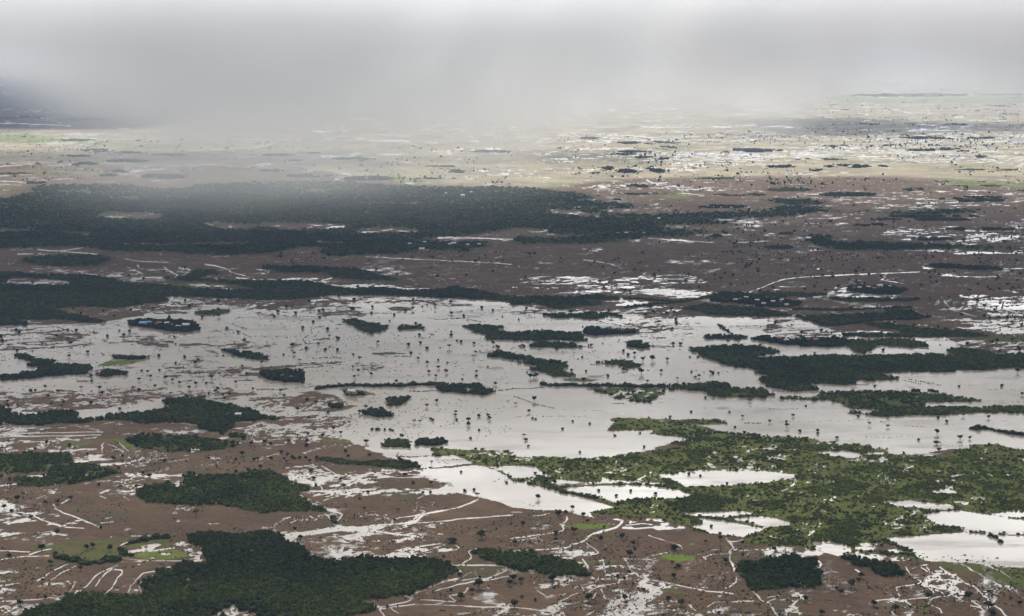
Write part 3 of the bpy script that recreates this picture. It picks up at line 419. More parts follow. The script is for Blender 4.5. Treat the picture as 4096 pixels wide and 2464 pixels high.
# huts: x,y,roof  (W white, B blue, O orange, T thatch, G grey; capital size via trailing +)
HUTS = {
'A1': "1222,505B+ 1275,494B 1355,498O 1418,502W 1585,524W+ 1518,530W 1190,500T 1460,512T 1330,512T 2025,1278W",
'A2': "822,1090W+ 780,1088T 850,1084T 230,950T 300,958T",
'A3': "700,528B 860,548W 945,553O 770,546W 820,545T 2130,334W 2075,304W 1890,302W 1982,282W 1930,292T",
'A4': "40,314W 110,302W 152,343W 105,314T 280,293W+ 410,282W+ 440,268W 770,198W 845,193W 940,188W+ 895,203O 1030,182W 725,200T 90,628O 150,645W 340,640T 400,640O 200,633W 265,634T",
'T4': "530,715W 633,720W+ 645,708W 735,703W 1430,577W+ 1430,633O 680,380W 918,385W 1135,480W 1360,480W 1405,490W 1500,480W",
'T3': "1003,750W+ 640,730T 1018,851W+ 1100,852W+ 1520,1025W 1555,1032W 1625,1031W 1675,1023W 1700,1033W 1140,1124W 1015,1119T",
'T2': "1683,597W+ 765,654W 890,653W 907,651W 1607,947W+ 1475,927W 1672,920W 1310,1310W 1535,1322W+ 1505,1324W 1290,1358W+ 1645,1328W 1735,1326W 1195,1323W 860,808W 990,809T 325,629W",
'T1': "270,334W 328,341W+ 140,326W 712,594W 857,594W+ 788,594W 885,669W 910,663W 78,609W 547,576W 245,326W",
}
# far groves: x,y,rx,ry,tone
GROVES = {
'T3': "650,725,130,20,0 1000,745,180,22,0 1100,862,190,20,0.2 1640,1025,180,11,0 1060,528,230,12,.2 1210,563,60,9,0 1800,587,230,15,0 950,597,130,7,0.2 880,618,100,7,.3 600,492,80,9,0 1020,640,50,8,0 1170,650,40,8,0 1600,803,200,6,.7 1780,930,190,11,.4 1020,925,200,7,.4 900,970,90,6,.3 1600,1250,60,5,.1",
'T4': "1400,487,370,12,0 840,382,280,7,0 1100,155,450,14,.2 1800,150,200,7,.2 1200,583,110,8,.2 1400,575,70,10,.2 620,710,170,14,0 100,712,100,10,0 400,655,200,8,.5 620,268,95,5,.2 500,228,70,5,.2 1800,240,110,5,.2 1880,302,105,5,.2 620,930,210,14,.2 1600,965,260,24,.2 160,890,170,17,.5 1500,830,190,7,.7 1650,862,200,6,.7 1570,738,120,7,.5 1870,738,120,5,.5 1130,890,70,10,.3 1200,1125,380,10,.2 1300,1100,350,10,.2 800,1168,120,9,.2 1650,1200,260,8,.2 1270,1278,170,7,.2 1510,592,30,7,0 1650,635,40,7,.1 880,708,50,6,.2 490,552,50,6,0 620,548,40,6,0 380,742,40,7,0 1900,655,90,7,0 60,585,60,8,0 90,1342,100,10,.2 100,1235,100,6,.2 1470,385,90,7,0",
'T2': "180,622,130,9,0 760,652,180,8,0 870,805,180,18,.3 1820,595,150,8,.1 1560,750,50,13,.1 1450,710,120,6,.5 250,668,130,6,.1 410,610,80,6,0 1320,805,110,8,.4 1470,905,90,10,0 1750,935,190,12,.1 120,745,80,14,.2 400,785,160,12,.2",
'T1': "760,588,120,12,0 60,603,60,13,0 640,690,110,14,0 980,668,170,12,0 600,630,110,6,.1 1010,603,110,7,0 120,765,150,7,.5 800,780,110,10,.2 1250,790,180,18,.2 180,330,170,16,.1 600,345,250,12,.1 1330,620,130,7,.2 600,505,120,10,.4 930,748,60,10,0 280,838,80,8,.3 1810,880,200,7,.2",
}
SUNLIT_DRYLAND = [  # dry tan pasture; the sunlit band's brightness is put into its colour
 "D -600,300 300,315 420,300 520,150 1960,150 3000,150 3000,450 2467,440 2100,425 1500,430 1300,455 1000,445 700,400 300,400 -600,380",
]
# ================================================================ sight lines to ground
COSP, SINP = math.cos(PITCH), math.sin(PITCH)


def row_Y(y):
    """ground distance of picture row y (4096-wide frame)"""
    a = np.arctan((np.asarray(y, float) - CY) / FPX) + PITCH
    return H / np.tan(a)


def row_y(Y):
    return CY + FPX * np.tan(np.arctan2(H, np.asarray(Y, float)) - PITCH)


def ground(x, y):
    Y = row_Y(y)
    return (np.asarray(x, float) - CX) / FPX * (Y * COSP + H * SINP), Y


def px_of(X, Y):
    return CX + FPX * X / (Y * COSP + H * SINP), row_y(Y)


def parse(s):
    """'A1 x,y x,y |A2 x,y' -> points in the 4096-wide frame"""
    out = []
    for seg in s.split('|'):
        tk = seg.split()
        x0, y0, k = CROPS[tk[0]]
        for p in tk[1:]:
            a, b = p.split(',')
            out.append((x0 + float(a) / k, y0 + float(b) / k))
    return np.array(out)


def region(s):
    """an outline that goes on past the edges of the picture instead of stopping there"""
    p = parse(s)
    n = len(p)
    side = [1 if q[0] >= 4085 else -1 if q[0] <= 8 else 0 for q in p]
    out = []
    for i in range(n):
        a, b, c = side[i - 1], side[i], side[(i + 1) % n]
        if b == 0 or (a != b and c != b):
            out.append(p[i])
            continue
        e = np.array([p[i][0] + b * 1100.0, p[i][1]])
        if a != b:
            out += [p[i], e]
        elif c != b:
            out += [e, p[i]]
        else:
            out.append(e)
    return np.array(out)


# ================================================================ numpy noise
def _h(ix, iy, seed):
    n = (ix.astype(np.int64) * 374761393 + iy.astype(np.int64) * 668265263 + seed * 2147483647 + 1013904223) & 0xFFFFFFFF
    n = ((n ^ (n >> 13)) * 1274126177) & 0xFFFFFFFF
    n = (n ^ (n >> 16)) & 0xFFFFFFFF
    n = (n * 2246822519) & 0xFFFFFFFF
    return ((n >> 8) & 0xFFFF).astype(np.float32) / 65535.0


def vnoise(x, y, seed=0):
    ix, iy = np.floor(x), np.floor(y)
    fx, fy = (x - ix).astype(np.float32), (y - iy).astype(np.float32)
    fx = fx * fx * (3 - 2 * fx)
    fy = fy * fy * (3 - 2 * fy)
    a, b = _h(ix, iy, seed), _h(ix + 1, iy, seed)
    c, d = _h(ix, iy + 1, seed), _h(ix + 1, iy + 1, seed)
    return (a + (b - a) * fx) * (1 - fy) + (c + (d - c) * fx) * fy


def fbm(X, Y, waves, amps, lim=None, seed=0):
    s = np.zeros(X.shape, np.float32)
    w2 = np.zeros(X.shape, np.float32)
    for i, (w, a) in enumerate(zip(waves, amps)):
        ca, sa = math.cos(0.7 * i + seed), math.sin(0.7 * i + seed)
        n = vnoise((X * ca + Y * sa) / w + 31.7 * i, (-X * sa + Y * ca) / w + 17.3 * i, seed * 7 + i) - 0.5
        aa = a if lim is None else a * np.clip(w / (2.0 * lim) - 0.6, 0, 1)
        s += n * aa
        w2 += (np.asarray(aa, np.float32)) ** 2
    return s / np.sqrt(w2 + 1e-6) / 0.30          # about unit variance


def uniform(n):
    return 1.0 / (1.0 + np.exp(-1.70 * n))


# ================================================================ the ground grid
xs_in = np.concatenate([np.linspace(-1000, -266, 110)[:-1], np.linspace(-260, 4356, 1455), np.linspace(4362, 5100, 110)[1:]])
left = -1000 - np.geomspace(8, 9000, 40)[::-1]
right = 5100 + np.geomspace(8, 9000, 40)
XS = np.concatenate([left, xs_in, right])
ys_in = np.concatenate([np.arange(2570, 1200, -2.7), np.arange(1200, 420, -2.2), np.arange(420, 236, -2.0)])
Yrows = row_Y(ys_in)
near = np.linspace(60, Yrows[0] - 20, 30)
Yrows = np.concatenate([near, Yrows, np.geomspace(Yrows[-1] * 1.1, 150000, 8)])
YS = row_y(Yrows)
NR, NC = len(YS), len(XS)
PXg = np.broadcast_to(XS[None, :], (NR, NC))
PYg = np.broadcast_to(YS[:, None], (NR, NC))
WYg = np.broadcast_to(Yrows[:, None], (NR, NC))
WXg = (PXg - CX) / FPX * (WYg * COSP + H * SINP)
latsp = (3.2 * WYg / FPX).astype(np.float32)

# ragged edges: shift the look-up by a few metres of world noise
wl = np.maximum(latsp, 0.5)
lat = fbm(WXg, WYg, (70, 26, 11), (.8, 1, .9), wl, 3) * np.where(WYg < 4000, 4.5, 7.0)
dep = fbm(WXg, WYg, (90, 34, 14), (.8, 1, .9), wl, 5) * np.where(WYg < 4000, 6.0, 9.0)
QX = (PXg + lat * FPX / (WYg + 1)).astype(np.float32)
QY = (PYg + np.clip(dep * FPX * H / (WYg + 1) ** 2, -9, 9)).astype(np.float32)


def cells(pts, pad):
    x0, x1 = pts[:, 0].min() - pad, pts[:, 0].max() + pad
    y0, y1 = pts[:, 1].min() - pad, pts[:, 1].max() + pad
    c0, c1 = np.searchsorted(XS, [x0, x1])
    rr = np.where((YS >= y0) & (YS <= y1))[0]
    if len(rr) == 0 or c1 <= c0:
        return None
    return slice(rr[0], rr[-1] + 1), slice(max(c0 - 1, 0), min(c1 + 1, NC))


def inside(pts, x, y):
    r = np.zeros(x.shape, bool)
    n = len(pts)
    for i in range(n):
        ax, ay = pts[i]
        bx, by = pts[(i + 1) % n]
        if ay == by:
            continue
        c = ((ay > y) != (by > y)) & (x < (bx - ax) * (y - ay) / (by - ay) + ax)
        r ^= c
    return r


def blur(m, k, axis):
    if k < 1:
        return m
    pad = [(0, 0), (0, 0)]
    pad[axis] = (k + 1, k)
    c = np.cumsum(np.pad(m, pad, mode='edge'), axis=axis)
    n = m.shape[axis]
    if axis == 0:
        return (c[2 * k + 1:2 * k + 1 + n] - c[:n]) / (2 * k + 1)
    return (c[:, 2 * k + 1:2 * k + 1 + n] - c[:, :n]) / (2 * k + 1)


def mask_of(pts, soft=0, warp=1.0):
    sl = cells(pts, 30 + soft * 2)
    if sl is None:
        return None, None
    m = inside(pts, PXg[sl] + (QX[sl] - PXg[sl]) * warp, PYg[sl] + (QY[sl] - PYg[sl]) * warp).astype(np.float32)
    if soft:
        for _ in range(2):
            m = blur(blur(m, int(round(soft * 2.2 / 3.2)), 1), int(round(soft * 0.5 / 2.5)), 0)
    return sl, m


WET_ = np.full((NR, NC), 0.055, np.float32)
VEG = np.zeros((NR, NC), np.float32)
TONE = np.zeros((NR, NC), np.float32)
GRA = np.zeros((NR, NC), np.float32)
GBR = np.full((NR, NC), 0.5, np.float32)
OWN = np.full((NR, NC), -1, np.int16)

for lv, soft, s in WET:
    sl, m = mask_of(region(s), soft)
    if sl is not None:
        WET_[sl] = WET_[sl] * (1 - m) + lv * m
for gb, st, s in GRASS:
    sl, m = mask_of(region(s), 2, .4)
    if sl is not None:
        GRA[sl] = np.maximum(GRA[sl] * (1 - m), m * st)
        GBR[sl] = GBR[sl] * (1 - m) + gb * m
        if st >= .8:
            WET_[sl] = WET_[sl] * (1 - m * .95)
WOOD = [(k_, (t_ * 1.25 + .06 if (k_[0] == 'b' or k_ in ('w08', 'w09', 'w35', 'w36', 'w37', 'w28', 'w13', 'w39')) and k_ != 'b8' else t_ + {'w50': .12, 'w51': .08, 'w01': .10, 'w44': .12}.get(k_, .04)), (.72 if k_ == 'w50' else d_), h_, l_, s_) for k_, t_, d_, h_, l_, s_ in WOOD]
for wi, (key, tone, den, hgt, lab, s) in enumerate(WOOD):
    sl, m = mask_of(region(s), 0, .75)
    if sl is None:
        continue
    on = m > .5
    OWN[sl][on] = wi
    VEG[sl][on] = 1
    TONE[sl][on] = tone
    WET_[sl][on] = {'b8': .12, 'b1': .12, 'w36b': .42, 'w09': .12, 'b4': .10, 'w37': .04, 'w35': .02}.get(key, .012)
for s in CLEAR:
    sl, m = mask_of(region(s), 0)
    if sl is not None:
        on = m > .5
        OWN[sl][on] = -1
        VEG[sl][on] = 0
        WET_[sl][on] = .12
for lv, s in POND:
    sl, m = mask_of(region(s), 0, .35)
    if sl is not None:
        on = m > .5
        OWN[sl][on] = -1
        VEG[sl][on] = 0
        GRA[sl][on] = 0
        WET_[sl][on] = lv
SUNLIT_DRY = np.zeros((NR, NC), np.float32)
for s in SUNLIT_DRYLAND:
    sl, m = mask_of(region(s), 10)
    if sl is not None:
        SUNLIT_DRY[sl] = np.maximum(SUNLIT_DRY[sl], m)
EW = blur(blur(VEG, 2, 1), 1, 0)
EF = blur(blur(blur(VEG, 14, 1), 4, 0), 3, 0)          # soft ecotone

n_big = fbm(WXg, WYg, (420, 150, 60, 24, 10, 4.5), (.55, .9, 1, .9, .7, .5), latsp, 1)
n_fine = fbm(WXg, WYg, (40, 15, 7, 3.5), (.6, .9, 1, .8), latsp, 2)
sx = WXg * math.cos(.30) + WYg * math.sin(.30)
sy = -WXg * math.sin(.30) + WYg * math.cos(.30)
bend = n_big * 6
streak = fbm(sx / 4.5 + bend * .4, sy + bend, (22, 10, 4.5), (.8, 1, .9), np.maximum(latsp * .8, .5), 4)
mid = (WET_ > .2) & (WET_ < .7)
nn = uniform(np.where(mid, np.where(WYg < 2900, .16, .34) * n_big + np.where(WYg < 2900, .62, .50) * n_fine + .80 * streak, 0.95 * n_big + 0.3 * n_fine + .25 * streak))
_old = uniform(np.where(WET_ > .2, 0.75 * n_big + 0.65 * n_fine, 0.95 * n_big + 0.3 * n_fine))
nv = uniform(0.45 * n_big + 0.9 * n_fine)
nn = np.where(VEG > .5, nv, nn)
WL = np.where(mid, WET_ - .07 - .235 * np.clip((2900 - WYg) / 500, 0, 1), WET_)
farw = np.clip((WYg - 4200) / 1200, 0, 1)
WL = np.where(mid, WL - .24 * farw * np.clip(.3 + fbm(WXg / 2.2, WYg, (1300, 500, 220), (1, .8, .6), None, 9), 0, 1.3), WL)
Z = (nn - WL) * 1.5
vein = np.abs(fbm(WXg + 9 * n_fine, WYg * .8 + 14 * n_fine, (150, 62, 27), (1, .9, .5), np.maximum(latsp, .5), 6))
veil_ = fbm(WXg, WYg, (300, 120), (1, .8), None, 8)
thr = np.where(mid, .10, np.where(VEG > .5, .040, .045 * np.clip(veil_ + .2, 0, 1.5))) * np.clip((3600 - WYg) / 1200, 0, 1)
Z = np.minimum(Z, (vein - thr) * 3.0)
Z = np.where((GRA > .45) & (WET_ < .8), np.maximum(Z, .08), Z)
Z = np.where(WET_ > .955, -0.35, Z)
for s in RILL:
    w, rest = s.split(' ', 1)
    pts = parse(rest)
    k = CROPS[rest.split()[0]][2]
    w = float(w) / k * .82
    for _ in range(2):                      # round the corners
        q_ = np.stack([pts[:-1] * .75 + pts[1:] * .25, pts[:-1] * .25 + pts[1:] * .75], 1).reshape(-1, 2)
        pts = np.concatenate([pts[:1], q_, pts[-1:]])
    sl = cells(pts, 34)
    if sl is None:
        continue
    # gentle meanders that belong to the ground, not to the drawing
    x = PXg[sl] + (QX[sl] - PXg[sl]) * .3
    y = PYg[sl] + (QY[sl] - PYg[sl]) * .3
    d = np.full(x.shape, 1e9, np.float32)
    for (ax, ay), (bx, by) in zip(pts[:-1], pts[1:]):
        L2 = (bx - ax) ** 2 + (by - ay) ** 2 + 1e-6
        tt = np.clip(((x - ax) * (bx - ax) + (y - ay) * (by - ay)) / L2, 0, 1)
        # picture rows are squeezed along the view; weigh height a little more
        d = np.minimum(d, np.hypot(x - ax - tt * (bx - ax), (y - ay - tt * (by - ay)) * 1.25))
    wv = w * .5 * (.95 + .40 * n_fine[sl] + .15 * n_big[sl])
    Z[sl] = np.minimum(Z[sl], (d - wv) * .10)
    on = d < wv + 1
    OWN[sl][on] = -1
Z = np.clip(Z, -0.5, 0.9).astype(np.float32)
Z += np.where(VEG > .5, 0.1, 0) * (Z > 0)

STRUCT_MATS = {}


def grid_mesh(name, X, Y, Zv, attrs):
    nr, nc = X.shape
    co = np.stack([X, Y, Zv], -1).reshape(-1, 3).astype(np.float32)
    idx = np.arange(nr * nc, dtype=np.int32).reshape(nr, nc)
    q = np.stack([idx[:-1, :-1], idx[:-1, 1:], idx[1:, 1:], idx[1:, :-1]], -1).reshape(-1, 4)
    return raw_mesh(name, co, q, attrs)


def raw_mesh(name, co, faces, attrs=None, smooth=True):
    me = bpy.data.meshes.new(name)
    nf, k = faces.shape
    me.vertices.add(len(co))
    me.vertices.foreach_set('co', np.ascontiguousarray(co, np.float32).ravel())
    me.loops.add(nf * k)
    me.loops.foreach_set('vertex_index', np.ascontiguousarray(faces, np.int32).ravel())
    me.polygons.add(nf)
    me.polygons.foreach_set('loop_start', np.arange(0, nf * k, k, dtype=np.int32))
    me.polygons.foreach_set('loop_total', np.full(nf, k, np.int32))
    me.polygons.foreach_set('use_smooth', np.full(nf, smooth, bool))
    for an, av in (attrs or {}).items():
        a = me.attributes.new(an, 'FLOAT', 'POINT')
        a.data.foreach_set('value', np.ascontiguousarray(av, np.float32).ravel())
    me.update(calc_edges=True)
    return me


def link(name, me, mat=None, parent=None):
    o = bpy.data.objects.new(name, me)
    COL.objects.link(o)
    if mat is not None and me is not None and not me.materials:
        me.materials.append(mat)
    if parent is not None:
        o.parent = parent
    return o


# ================================================================ materials
def new_mat(name):
    m = bpy.data.materials.new(name)
    m.use_nodes = True
    return m, NT(m.node_tree)


def attr(t, name, typ='GEOMETRY'):
    return t.n('ShaderNodeAttribute', attribute_name=name, attribute_type=typ).outputs['Fac']


def rgb(r, g, b):
    return (r, g, b, 1.0)


def mat_ground():
    m, t = new_mat('flooded_soil')
    pos = t.n('ShaderNodeNewGeometry').outputs['Position']
    def nz(scale, detail=4.0, rough=.6):
        return t.n('ShaderNodeTexNoise', {'Vector': pos, 'Scale': scale, 'Detail': detail, 'Roughness': rough}).outputs[0]
    a, b, c = nz(1 / 260.), nz(1 / 45., 5.0), nz(1 / 4.0, 3.0)
    mud = t.mix(t.maprange(a, .3, .7), rgb(.086, .052, .029), rgb(.128, .081, .047))
    mud = t.mix(t.maprange(b, .35, .72, 0, .75), mud, rgb(.058, .040, .027))
    mud = t.mix(t.maprange(c, .35, .7, 0, .35), mud, rgb(.17, .122, .085))
    wide = t.n('ShaderNodeTexNoise', {'Vector': pos, 'Scale': 1 / 110., 'Detail': 6.0, 'Roughness': .62}).outputs[0]
    mud = t.mix(t.maprange(wide, .53, .68, 0, .75), mud, rgb(.080, .072, .034))
    mud = t.mix(t.maprange(wide, .46, .32, 0, .7), mud, rgb(.140, .094, .055))
    scrub = t.maprange(t.n('ShaderNodeTexNoise', {'Vector': pos, 'Scale': 1 / 9., 'Detail': 3.0, 'Roughness': .7}).outputs[0], .60, .72, 0, .5)
    mud = t.mix(scrub, mud, rgb(.045, .045, .026))
    mud = t.mix(t.math('MULTIPLY', attr(t, 'dry'), t.maprange(b, .2, .8, .75, 1.0)), mud, t.mix(t.maprange(a, .35, .65), rgb(.33, .29, .19), rgb(.20, .175, .125)))  # tan pasture made paler, sunlight painted into the soil colour
    gb = attr(t, 'gbr')
    g = t.mix(gb, rgb(.042, .050, .016), rgb(.135, .205, .026))
    gn = t.n('ShaderNodeTexNoise', {'Vector': pos, 'Scale': 1 / 11., 'Detail': 5.0, 'Roughness': .7}).outputs[0]
    g = t.mix(t.math('MULTIPLY', t.maprange(gn, .42, .68, 0, .8), t.maprange(gb, .7, 1.0, 1.0, .45)), g, rgb(.050, .066, .02))
    g = t.mix(t.maprange(gn, .42, .25, 0, .5), g, rgb(.11, .105, .04))
    gm = t.math('MULTIPLY', attr(t, 'grass'), t.maprange(b, .30, .58, .40, 1.0))
    col = t.mix(gm, mud, g)
    tone = attr(t, 'tone')
    v = t.mix(tone, rgb(.018, .025, .009), rgb(.130, .140, .028))
    vn = t.n('ShaderNodeTexNoise', {'Vector': pos, 'Scale': 1 / 7., 'Detail': 3.0, 'Roughness': .65}).outputs[0]
    v = t.mix(t.maprange(vn, .42, .62, 0, .8), v, t.mix(tone, rgb(.02, .03, .012), rgb(.066, .078, .020)))
    v = t.mix(t.maprange(c, .60, .72, 0, .5), v, rgb(.20, .19, .11))
    col = t.mix(attr(t, 'veg'), col, v)
    wet = attr(t, 'damp')
    col = t.mix(t.math('MULTIPLY', wet, .45), col, rgb(.05, .036, .028))
    rough = t.maprange(wet, 0, 1, .95, .30)
    spec = t.maprange(wet, 0, 1, .05, .35)
    bump = t.n('ShaderNodeBump', {'Strength': .5, 'Distance': .6, 'Height': c})
    p = t.n('ShaderNodeBsdfPrincipled', {'Base Color': col, 'Roughness': rough, 'Normal': bump.outputs[0]})
    t.nt.links.new(spec, p.inputs['Specular IOR Level'])
    t.n('ShaderNodeOutputMaterial', {'Surface': p})
    return m


def mat_water():
    m, t = new_mat('muddy_floodwater')
    pos = t.n('ShaderNodeNewGeometry').outputs['Position']
    a = t.n('ShaderNodeTexNoise', {'Vector': pos, 'Scale': 1 / 900., 'Detail': 4.0, 'Roughness': .55}).outputs[0]
    r = t.n('ShaderNodeTexNoise', {'Vector': pos, 'Scale': 1 / 220., 'Detail': 5.0, 'Roughness': .6}).outputs[0]
    col = t.mix(t.maprange(a, .35, .65), rgb(.31, .265, .205), rgb(.24, .21, .175))
    stv = t.n('ShaderNodeMapping', {'Vector': pos, 'Rotation': (0, 0, .25), 'Scale': (1 / 260., 1 / 60., 1)}).outputs[0]
    st = t.n('ShaderNodeTexNoise', {'Vector': stv, 'Scale': 1.0, 'Detail': 6.0, 'Roughness': .62}).outputs[0]
    col = t.mix(t.maprange(st, .50, .68, 0, .6), col, rgb(.15, .125, .10))
    rough = t.math('ADD', t.maprange(r, .35, .65, .05, .16), t.maprange(st, .48, .66, 0, .16))
    rip = t.n('ShaderNodeTexNoise', {'Vector': pos, 'Scale': 1 / 3.0, 'Detail': 2.0}).outputs[0]
    bump = t.n('ShaderNodeBump', {'Strength': .04, 'Distance': .2, 'Height': rip})
    p = t.n('ShaderNodeBsdfPrincipled', {'Base Color': col, 'Roughness': rough, 'IOR': 1.33, 'Normal': bump.outputs[0]})
    t.n('ShaderNodeOutputMaterial', {'Surface': p})
    return m


def mat_foliage(name, typ):
    m, t = new_mat(name)
    tone = attr(t, 'tone', typ)
    c = t.mix(tone, rgb(.010, .017, .006), rgb(.135, .165, .026))
    oi = t.n('ShaderNodeObjectInfo').outputs['Random']
    pos = t.n('ShaderNodeNewGeometry').outputs['Position']
    nz = t.n('ShaderNodeTexNoise', {'Vector': pos, 'Scale': .9, 'Detail': 3.0, 'Roughness': .7}).outputs[0]
    nb = t.n('ShaderNodeTexNoise', {'Vector': pos, 'Scale': 1 / 30., 'Detail': 2.0}).outputs[0]
    c = t.mix(t.maprange(nz, .35, .7, 0, .55), c, t.mix(tone, rgb(.024, .038, .011), rgb(.16, .19, .04)))
    c = t.mix(t.math('MULTIPLY', oi, .35), c, rgb(.022, .030, .013))
    c = t.mix(t.maprange(nb, .45, .7, 0, .3), c, rgb(.040, .044, .02))
    p = t.n('ShaderNodeBsdfPrincipled', {'Base Color': c, 'Roughness': .75})
    p.inputs['Specular IOR Level'].default_value = .04
    t.n('ShaderNodeOutputMaterial', {'Surface': p})
    return m


def mat_plain(name, col, var, rough=.8, scale=2.0):
    m, t = new_mat(name)
    pos = t.n('ShaderNodeNewGeometry').outputs['Position']
    nz = t.n('ShaderNodeTexNoise', {'Vector': pos, 'Scale': scale, 'Detail': 3.0}).outputs[0]
    c = t.mix(t.maprange(nz, .3, .7), rgb(*col), rgb(*var))
    p = t.n('ShaderNodeBsdfPrincipled', {'Base Color': c, 'Roughness': rough})
    t.n('ShaderNodeOutputMaterial', {'Surface': p})
    return m


M_GROUND, M_WATER = mat_ground(), mat_water()
M_BUSH = mat_foliage('bush_leaves', 'INSTANCER')
M_CROWN = mat_foliage('tree_leaves', 'GEOMETRY')
M_BARK = mat_plain('bark', (.055, .045, .036), (.10, .085, .07))
ROOFS = {'W': mat_plain('pale_metal_roof', (.62, .63, .64), (.50, .50, .50), .45), 'B': mat_plain('blue_metal_roof', (.16, .34, .50), (.22, .42, .58), .5),
         'O': mat_plain('orange_roof', (.50, .16, .07), (.40, .13, .07), .6), 'T': mat_plain('thatch_roof', (.20, .14, .10), (.13, .095, .07), .9)}
M_WALL = mat_plain('mud_wall', (.26, .19, .14), (.34, .27, .21), .9)
M_DOOR = mat_plain('dark_door', (.05, .04, .035), (.08, .06, .05), .7)

# ================================================================ ground and floodwater
damp = np.clip(1.0 - Z / .26, 0, 1) ** 1.4 * (VEG < .5) + .0
gm = grid_mesh('ground', WXg, WYg, Z, {'veg': np.where(WYg > 3900, np.clip(EF * 1.5 - .25 + .12 * n_fine * (EF < .97), 0, 1), EW * (VEG * .4 + .6)), 'tone': TONE, 'grass': GRA * (1 - VEG), 'gbr': GBR, 'damp': damp, 'dry': SUNLIT_DRY})
g = link('ground', gm, M_GROUND)
g['kind'] = 'structure'
wy = np.concatenate([np.linspace(40, 20000, 60), np.geomspace(21000, 149000, 20)])
wx = np.linspace(-1, 1, 41)
WX2 = wx[None, :] * (wy[:, None] * 1.6)
w = link('floodwater', grid_mesh('floodwater', WX2, np.broadcast_to(wy[:, None], WX2.shape), np.zeros(WX2.shape), {}), M_WATER)
w['kind'] = 'structure'


def cell_at(X, Y):
    px, py = px_of(X, Y)
    c = np.clip(np.searchsorted(XS, px), 1, NC - 1)
    c = np.where(np.abs(XS[c - 1] - px) < np.abs(XS[c] - px), c - 1, c)
    r = np.clip(np.searchsorted(-YS, -py), 1, NR - 1)
    r = np.where(np.abs(YS[r - 1] - py) < np.abs(YS[r] - py), r - 1, r)
    return r, c


# ================================================================ foliage shapes
RNG = np.random.default_rng(7)
_ico = None


def ico(sub):
    import bmesh
    bm = bmesh.new()
    bmesh.ops.create_icosphere(bm, subdivisions=sub, radius=1)
    v = np.array([p.co[:] for p in bm.verts])
    f = np.array([[q.index for q in p.verts] for p in bm.faces])
    bm.free()
    return v, f


ICO1, ICO2 = ico(1), ico(2)


def clump(c, r, ic=ICO1, rough=.28, rng=RNG):
    v, f = ic
    d = 1 + rng.normal(0, rough, len(v))
    return v * d[:, None] * np.asarray(r) + np.asarray(c), f


def sprays(c, r, n, size, rng=RNG):
    """small leaf triangles standing off a clump"""
    d = rng.normal(size=(n, 3))
    d /= np.linalg.norm(d, axis=1)[:, None]
    p = d * np.asarray(r) * rng.uniform(.9, 1.3, (n, 1)) + np.asarray(c)
    a = rng.normal(size=(n, 3)) * size
    b = rng.normal(size=(n, 3)) * size
    v = np.stack([p, p + a, p + b], 1).reshape(-1, 3)
    return v, np.arange(3 * n).reshape(n, 3)


def join(parts):
    vs, fs, o = [], [], 0
    for v, f in parts:
        vs.append(v)
        fs.append(f + o)
        o += len(v)
    return np.concatenate(vs), np.concatenate(fs)


def bush_shape(kind, rng):
    parts = []
    n = 6 if kind == 'wide' else 4
    for i in range(n):
        a = rng.uniform(0, 2 * math.pi)
        rr = rng.uniform(.0, .30 if kind != 'wide' else .38)
        c = (math.cos(a) * rr, math.sin(a) * rr, rng.uniform(.40, .66))
        r = np.array([rng.uniform(.18, .30)] * 2 + [rng.uniform(.20, .32)])
        parts.append(clump(c, r, ICO2 if i < 3 else ICO1, .22, rng))
        parts.append(sprays(c, r, 34, .075, rng))
    parts.append(clump((0, 0, .22), (.36, .36, .22), ICO1, .2, rng))
    return join(parts)


def tube(p0, p1, r0, r1, n=5):
    p0, p1 = np.array(p0, float), np.array(p1, float)
    d = (p1 - p0) / np.linalg.norm(p1 - p0)
    u = np.cross(d, (.3, .9, .1))
    u /= np.linalg.norm(u)
    w_ = np.cross(d, u)
    vs = []
    for p, r in ((p0, r0), (p1, r1)):
        for i in range(n):
            a = 2 * math.pi * i / n
            vs.append(p + r * (math.cos(a) * u + math.sin(a) * w_))
    f = []
    for i in range(n):
        j = (i + 1) % n
        f += [[i, j, n + j], [i, n + j, n + i]]
    return np.array(vs), np.array(f)


